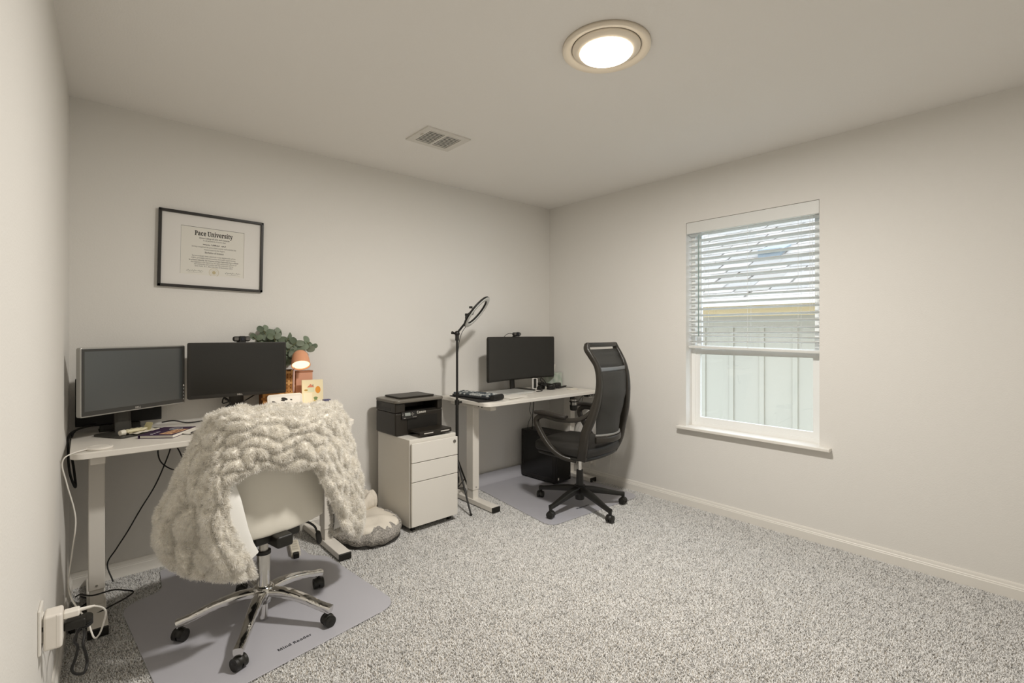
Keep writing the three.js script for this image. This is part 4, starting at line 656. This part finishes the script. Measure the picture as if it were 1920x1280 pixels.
// ---------------------------------------------------------------- pet bed and plush blanket
{
  const heather = dataTex(512, (u, v) => { const a = tile(u, v, 60, 3) * 0.5 + tile(u, v, 110, 8) * 0.6, b = 0.68 + 0.5 * a; return [b * 1.02, b * 0.99, b * 0.95]; }, { rep: [0.6, 0.6], srgb: true });
  const hb = dataTex(512, (u, v) => 0.5 + 0.3 * tile(u, v, 70, 13) + 0.2 * tile(u, v, 120, 14), { rep: [4, 4] });
  const plush = M('#ece4d6', 0.95, { bumpMap: hb, bumpScale: 0.004 });
  const t = thing('pet_bed', 'round grey pet bed with cream plush lining beside the cabinet', 'pet bed', [-2.005, 0, 0.345]);
  const ring = new THREE.TorusGeometry(0.175, 0.056, 20, 90); ring.rotateX(Math.PI / 2);
  { const p = ring.attributes.position, uv = ring.attributes.uv; for (let i = 0; i < p.count; i++) { const x = p.getX(i), z = p.getZ(i), a = Math.atan2(z, x), b = 1 + 0.012 * Math.sin(a * 14) + 0.04 * n2(Math.cos(a) * 2, Math.sin(a) * 2); p.setXYZ(i, x * 0.875 * b, (p.getY(i) + 0.056) * (0.95 + 0.1 * n2(Math.cos(a) * 3 + 5, Math.sin(a) * 3)) * 0.98, z * 1.12 * b); uv.setXY(i, uv.getX(i) * 3, uv.getY(i) * 0.9); } ring.computeVertexNormals(); }
  part(t, 'bolster', ring, new THREE.MeshStandardMaterial({ map: heather, roughness: 0.95, bumpMap: hb, bumpScale: 0.003 }), [0, 0.002, 0]);
  part(t, 'base_pad', at(cyl(0.2, 0.205, 0.02, 48), 0, 0.012, 0), M('#3a3835', 0.9)).scale.z = 1.15;
  part(t, 'cushion', pillow(0.36, 0.46, 0.1, { k: 0.85, p: 2.2, nu: 40, nv: 40, deform: (x, y, z) => [x, z + 0.082 + 0.01 * n2(x * 7, y * 7) - 0.02 * Math.exp(-(x * x + y * y) * 300), y] }), plush);
  solo('plush_blanket', 'small cream plush blanket heaped at the back of the pet bed', 'blanket', pillow(0.16, 0.17, 0.12, { k: 0.8, p: 2.2, nu: 44, nv: 44, deform: (x, y, z) => { const f = 0.018 * Math.sin(x * 42 + 3 * n2(x * 8, y * 8)) + 0.014 * n2(x * 16 + 3, y * 16); return [x + f * 0.4, z + 0.06 + f * (z > 0 ? 1 : 0.2), y]; } }), plush, [-1.95, 0.088, 0.185], [0, 0.3, 0]);
}
// ---------------------------------------------------------------- things on the corner desk
{
  const t = thing('keyboard_mat', 'black desk mat with curled end at the left of the corner desk', 'desk mat', [-1.115, DESK, 0.33]);
  part(t, 'mat_sheet', slab(rrect(0.15, 0.46, 0.02), 0.004, 0.001).rotateX(-Math.PI / 2), blackSoft, [-0.03, 0.0022, -0.02], [0, -0.1, 0]);
  part(t, 'curled_end', sweep([[-0.03, 0.024, 0.215, 0.022, 0.021], [0.03, 0.024, 0.2, 0.024, 0.022], [0.085, 0.024, 0.185, 0.022, 0.021]], { e: 0.95, n: 18 }), blackSoft);
}
{
  const t = thing('keyboard', 'dark grey keyboard with pale keys lying on the black desk mat', 'keyboard', [-1.1, DESK + 0.005, 0.285], -1.42);
  part(t, 'case', rb(0.37, 0.016, 0.13, 0.005), M('#2b2d30', 0.45), [0, 0.012, 0], [0.06, 0, 0]);
  const caps = [[], []], q = rng(8); for (let r = 0; r < 5; r++) for (let c = 0; c < 17; c++) caps[q() < 0.55 ? 0 : 1].push(at(rb(0.0175, 0.012, 0.018, 0.003, 1), -0.172 + c * 0.0213, 0.026 + r * -0.0015 + 0.003, -0.048 + r * 0.0235));
  for (const [i, l] of caps.entries()) { const m = part(t, 'keycaps', l, i ? M('#b9bcba', 0.5) : M('#4b5358', 0.5)); m.userData.kind = 'stuff'; }
}
{
  const t = thing('silver_laptop', 'closed silver laptop lying under the curved monitor', 'laptop', [-0.73, DESK, 0.265], 0.05);
  part(t, 'base_shell', slab(rrect(0.33, 0.225, 0.012), 0.01, 0.003).rotateX(-Math.PI / 2), M('#d4d3cf', 0.4, { metalness: 0.2 }), [0, 0.006, 0]); part(t, 'lid', slab(rrect(0.33, 0.225, 0.012), 0.006, 0.002).rotateX(-Math.PI / 2), M('#cfcfcb', 0.35, { metalness: 0.35 }), [0, 0.0145, 0]);
}
{
  const t = thing('paper_stack', 'stack of white paper on the front of the corner desk', 'papers', [-0.9, DESK, 0.475], 0.1);
  for (let i = 0; i < 4; i++) part(t, 'sheet', bx(0.2, 0.003, 0.14), M(['#e9e6df', '#dedad2'][i % 2], 0.8), [0.004 * (i % 2), 0.002 + i * 0.0034, 0.003 * (i % 3)], [0, 0.02 * (i - 1), 0]);
}
{
  const t = thing('tissue_box', 'pale green tissue box with a pulled tissue in the desk corner', 'tissue box', [-0.082, DESK, 0.13], 0.1);
  const tex = dataTex(128, (u, v) => { const w = 0.5 + 0.5 * Math.sin(u * 9 + v * 4) * Math.cos(v * 7 - u * 3); return [0.66 + 0.14 * w, 0.72 + 0.1 * w, 0.66 + 0.12 * w]; }, { srgb: true });
  part(t, 'carton', rb(0.115, 0.125, 0.115, 0.003), new THREE.MeshStandardMaterial({ map: tex, roughness: 0.6 }), [0, 0.063, 0]);
  part(t, 'tissue', pillow(0.06, 0.09, 0.006, { k: 0.5, p: 3, deform: (x, y, z) => [x * (0.5 + 3 * (y + 0.045)) + 0.3 * y, y, z + 0.012 * Math.sin(x * 90)] }), M('#ebe6dc', 0.9), [-0.005, 0.155, 0], [0.15, 0.5, 0.35]);
}
{
  const t = thing('white_speaker', 'small white upright speaker with black grille under the curved monitor', 'speaker', [-0.405, DESK, 0.215], -0.6);
  part(t, 'shell', rb(0.05, 0.1, 0.05, 0.012, 3), M('#e9e6e0', 0.4), [0, 0.051, 0]); part(t, 'grille', rb(0.026, 0.084, 0.006, 0.003), blackPl, [0, 0.056, 0.024]);
}
{
  const t = thing('headphones', 'black over ear headphones lying on the corner desk', 'headphones', [-0.235, DESK, 0.28], 0.5);
  for (const s of [-1, 1]) { const c = part(t, 'ear_cup', pillow(0.085, 0.075, 0.038, { k: 0.8, p: 2.6 }), blackPl, [s * 0.055, 0.031, 0.01 * s], [Math.PI / 2 - 0.12, 0, s * 0.3]); part(c, 'ear_pad', new THREE.TorusGeometry(0.03, 0.01, 10, 28), blackSoft, [0, 0, 0.018]); }
  part(t, 'headband', new THREE.TubeGeometry(new THREE.CatmullRomCurve3([V(-0.06, 0.03, -0.02), V(-0.075, 0.04, -0.09), V(-0.02, 0.045, -0.14), V(0.05, 0.04, -0.12), V(0.065, 0.03, -0.03)]), 30, 0.008, 8), blackPl);
}
{
  const t = thing('tool_pouch', 'black bundled cable and adapter pile behind the headphones', 'cables', [-0.36, DESK, 0.24], 0.3);
  part(t, 'adapter', rb(0.09, 0.03, 0.05, 0.008), blackPl, [0, 0.016, 0]);
  part(t, 'coil', [tube([[-0.05, 0.01, 0.03], [-0.02, 0.05, 0.02], [0.03, 0.07, 0.0], [0.05, 0.04, -0.02], [0.01, 0.06, 0.03], [-0.03, 0.08, 0.02], [0.02, 0.1, 0], [0.04, 0.06, 0.03], [-0.01, 0.04, 0.04]], 0.004, 80), tube([[-0.03, 0.02, 0.02], [-0.1, 0.006, 0.07], [-0.18, 0.005, 0.06]], 0.0035, 30)], blackCable);
}
{
  const t = thing('remote_stick', 'long black stick like device behind the white coaster', 'remote', [-0.12, DESK, 0.27], 0.35);
  part(t, 'body', rb(0.15, 0.014, 0.022, 0.006, 3), blackPl, [0, 0.008, 0]); part(t, 'tip', at(cyl(0.006, 0.006, 0.03, 12), 0.085, 0.008, 0, 0, 0, Math.PI / 2), darkPl);
}
{
  const t = thing('white_charger', 'flat white disc charger near the right end of the corner desk', 'charger', [-0.125, DESK, 0.4]);
  part(t, 'pad', lathe([[0, 0], [0.048, 0], [0.05, 0.003], [0.049, 0.007], [0, 0.008]], 36), M('#e9e2d4', 0.45)); part(t, 'cord', tube([[0.045, 0.004, -0.01], [0.07, 0.004, -0.08], [0.05, 0.006, -0.16], [0.03, 0.03, -0.22]], 0.002, 40), blackCable);
}
{
  const t = thing('can_holder', 'black holder with a silver can hung under the corner desk', 'holder', [-0.222, DESK - 0.028, 0.5]);
  part(t, 'clamp_plate', rb(0.05, 0.07, 0.012, 0.003), blackPl, [0.018, -0.037, -0.03]);
  part(t, 'cup', lathe([[0, -0.135], [0.024, -0.135], [0.031, -0.125], [0.033, -0.09], [0.031, -0.09], [0.03, -0.12], [0, -0.13]], 28), blackPl);
  part(t, 'hoop', at(new THREE.TorusGeometry(0.033, 0.004, 8, 30), 0, -0.06, 0, Math.PI / 2), blackPl);
  part(t, 'hoop_strap', [-1, 1].map((s) => at(rb(0.006, 0.06, 0.01, 0.002, 1), s * 0.032, -0.09, 0)), blackPl);
  part(t, 'can', lathe([[0, -0.128], [0.026, -0.128], [0.028, -0.12], [0.028, -0.045], [0.024, -0.036], [0, -0.036]], 28), M('#bdbbb7', 0.3, { metalness: 0.9 }));
}
{
  const t = thing('controller_handset', 'small black desk height controller under the corner desk edge', 'controller', [-0.085, DESK - 0.0295, 0.56]);
  part(t, 'body', rb(0.1, 0.02, 0.05, 0.004), blackPl, [0, -0.0105, 0]); for (let i = 0; i < 3; i++) part(t, 'button', at(cyl(0.004, 0.004, 0.003, 10), -0.02 + i * 0.02, -0.01, 0.026, Math.PI / 2), whiteMetal);
}
{
  const t = thing('computer_tower', 'black computer tower on the floor under the corner desk', 'computer', [-0.315, 0.0035, 0.255], 0.06);
  const w = 0.19, h = 0.405, d = 0.4;
  part(t, 'case', [at(rb(w, h, d, 0.008), 0, h / 2 + 0.012, 0)], M('#120f0b', 0.4)); part(t, 'front_panel', at(rb(w - 0.008, h - 0.01, 0.014, 0.006), 0, h / 2 + 0.012, d / 2 + 0.004), M('#0e0c09', 0.28));
  part(t, 'side_window', at(rb(0.002, h - 0.07, d - 0.07, 0.001, 1), -w / 2 - 0.0005, h / 2 + 0.012, 0), M('#0a0907', 0.18));
  part(t, 'badge', rb(0.014, 0.02, 0.002, 0.001, 1), M('#dedad2', 0.5), [-w / 2 + 0.02, 0.05, d / 2 + 0.012]); part(t, 'power_button', at(cyl(0.01, 0.01, 0.003, 20), w / 2 - 0.025, 0.05, d / 2 + 0.012, Math.PI / 2), M('#3a3733', 0.3));
  for (const sx of [-1, 1]) for (const sz of [-1, 1]) part(t, 'foot', at(cyl(0.014, 0.012, 0.012, 14), sx * 0.07, 0.0065, sz * 0.16), blackSoft);
}
cable('thin black cable hanging from the corner desk to the computer tower', [[-0.52, 0.735, 0.25], [-0.5, 0.69, 0.24], [-0.47, 0.71, 0.23], [-0.46, 0.66, 0.22], [-0.45, 0.6, 0.2], [-0.43, 0.55, 0.2], [-0.45, 0.5, 0.19], [-0.455, 0.44, 0.18], [-0.4, 0.425, 0.16]], 0.0022);
cable('straight black cable pair dropping behind the black armrest', [[-0.395, 0.735, 0.2], [-0.392, 0.65, 0.19], [-0.394, 0.55, 0.18], [-0.38, 0.425, 0.16]], 0.0035);
cable('short black cable curling beside the silver can', [[-0.2, 0.71, 0.49], [-0.17, 0.66, 0.5], [-0.165, 0.69, 0.51], [-0.14, 0.72, 0.52], [-0.1, 0.745, 0.53]], 0.0022);
cable('thin black cable falling beside the right leg of the corner desk', [[-0.09, 0.74, 0.5], [-0.095, 0.66, 0.48], [-0.085, 0.55, 0.46], [-0.1, 0.42, 0.4], [-0.1, 0.2, 0.42], [-0.06, 0.03, 0.44]], 0.002);
{
  const t = thing('wall_outlet', 'white wall outlet with plug low in the far room corner', 'outlet', [-0.0, 0.17, 0.52]);
  part(t, 'plate', rb(0.006, 0.115, 0.072, 0.002), trimPaint, [-0.003, 0, 0]); part(t, 'plug', rb(0.035, 0.03, 0.03, 0.005), whiteCable, [-0.022, -0.02, 0]);
}
cable('thin white cable drooping from the outlet beside the black chair', [[-0.035, 0.15, 0.52], [-0.07, 0.03, 0.56], [-0.1, 0.012, 0.62], [-0.06, 0.02, 0.7], [-0.03, 0.1, 0.72], [-0.022, 0.24, 0.74], [-0.02, 0.38, 0.755]], 0.002, whiteCable);
{
  const t = thing('power_strip', 'white power strip lying on the carpet behind the white chair', 'power strip', [-2.42, 0, 0.3], 1.35);
  part(t, 'case', rb(0.17, 0.035, 0.05, 0.006), M('#e0d9c8', 0.5), [0, 0.0185, 0]);
  for (let i = 0; i < 4; i++) part(t, 'socket', rb(0.022, 0.002, 0.03, 0.0008, 1), M('#c9c2b2', 0.5), [-0.055 + i * 0.036, 0.0365, 0]);
  part(t, 'black_plug', rb(0.03, 0.03, 0.03, 0.005), blackPl, [-0.1, 0.018, 0]);
}
// ---------------------------------------------------------------- near wall outlet with chargers
{
  const z = 1.35, x = XL(z);
  const t = thing('near_wall_outlet', 'white outlet plate on the near left wall behind the white charger', 'outlet', [x, 0.435, z], leftTurn);
  part(t, 'plate', rb(0.007, 0.125, 0.08, 0.003), trimPaint, [0.0035, 0, 0]);
  for (const s of [-1, 1]) part(t, 'receptacle', rb(0.004, 0.032, 0.034, 0.003), trimPaint, [0.0075, s * 0.022, 0]);
  const c = thing('wall_charger', 'chunky white multi port wall charger plugged into the near outlet', 'charger', [x, 0.423, z], leftTurn);
  part(c, 'charger_body', rb(0.04, 0.098, 0.062, 0.007, 3), M('#ece6dd', 0.42), [0.0305, 0.0, -0.004]);
  part(c, 'seam', rb(0.0012, 0.094, 0.0625, 0.0004, 1), M('#d8d2c8', 0.5), [0.038, 0, -0.004]);
  const u = thing('cable_plug', 'white cable connector stuck into the multi port wall charger', 'plug', [x, 0.448, z - 0.016], leftTurn);
  part(u, 'connector', rb(0.036, 0.019, 0.03, 0.004), M('#f0ebe2', 0.45), [0.069, 0, 0]); part(u, 'strain_relief', at(new THREE.CylinderGeometry(0.003, 0.0055, 0.034, 14), 0.104, 0.002, 0, 0, 0, -Math.PI / 2), whiteCable);
  const b = thing('black_power_plug', 'black right angle power plug below the white connector', 'plug', [x, 0.408, z - 0.03], leftTurn);
  part(b, 'plug_body', [at(rb(0.05, 0.026, 0.03, 0.006), 0.076, 0, 0), at(cyl(0.017, 0.014, 0.03, 18), 0.1, -0.006, -0.01, 0.3)], blackPl);
  for (let i = 0; i < 5; i++) part(b, 'grip_rib', at(new THREE.TorusGeometry(0.0155, 0.0018, 6, 20), 0.1, -0.014 + i * 0.005, -0.009, Math.PI / 2 + 0.3), blackSoft);
  cable('black power cord hanging in a narrow loop below the black plug', [[-3.35, 0.392, 1.3], [-3.362, 0.36, 1.29], [-3.369, 0.33, 1.27], [-3.36, 0.3, 1.25], [-3.366, 0.265, 1.25], [-3.374, 0.238, 1.25], [-3.369, 0.224, 1.25], [-3.355, 0.209, 1.24], [-3.344, 0.2, 1.22], [-3.338, 0.215, 1.2], [-3.342, 0.252, 1.2], [-3.348, 0.279, 1.2], [-3.344, 0.298, 1.18], [-3.348, 0.312, 1.14], [-3.36, 0.28, 1.02], [-3.365, 0.15, 0.85], [-3.37, 0.03, 0.65], [-3.37, 0.015, 0.56]], 0.0042, blackCable, 'power_cable', 160);
}
{
  const t = thing('power_brick', 'black power brick with printed label on the carpet beside the left desk foot', 'power adapter', [-3.364, 0, 0.42], 0.03);
  part(t, 'brick', rb(0.06, 0.035, 0.15, 0.008), blackPl, [0, 0.0185, 0]);
  const marks = []; { const q = rng(14); for (let i = 0; i < 9; i++) marks.push(at(bx(0.012 + 0.02 * q(), 0.0005, 0.003), 0.0, 0.0364, -0.04 + i * 0.009)); } part(t, 'rating_print', marks, M('#a9a7a2', 0.6));
  part(t, 'cord', tube([[0, 0.02, -0.07], [0.01, 0.012, -0.13], [0.05, 0.01, -0.2], [0.02, 0.012, -0.26]], 0.0035, 30), blackCable);
}
cable('black cable looped round the left desk foot onto the chair mat edge', [[-3.37, 0.05, 0.24], [-3.352, 0.09, 0.33], [-3.31, 0.1, 0.4], [-3.24, 0.098, 0.395], [-3.2, 0.085, 0.4], [-3.17, 0.075, 0.42], [-3.2, 0.06, 0.43], [-3.26, 0.045, 0.44], [-3.32, 0.03, 0.46], [-3.36, 0.012, 0.5]], 0.0034);

for (const o of scene.children) o.traverse((m) => { if (m.isMesh) { m.castShadow = true; m.receiveShadow = true; } });
renderer.render(scene, camera);
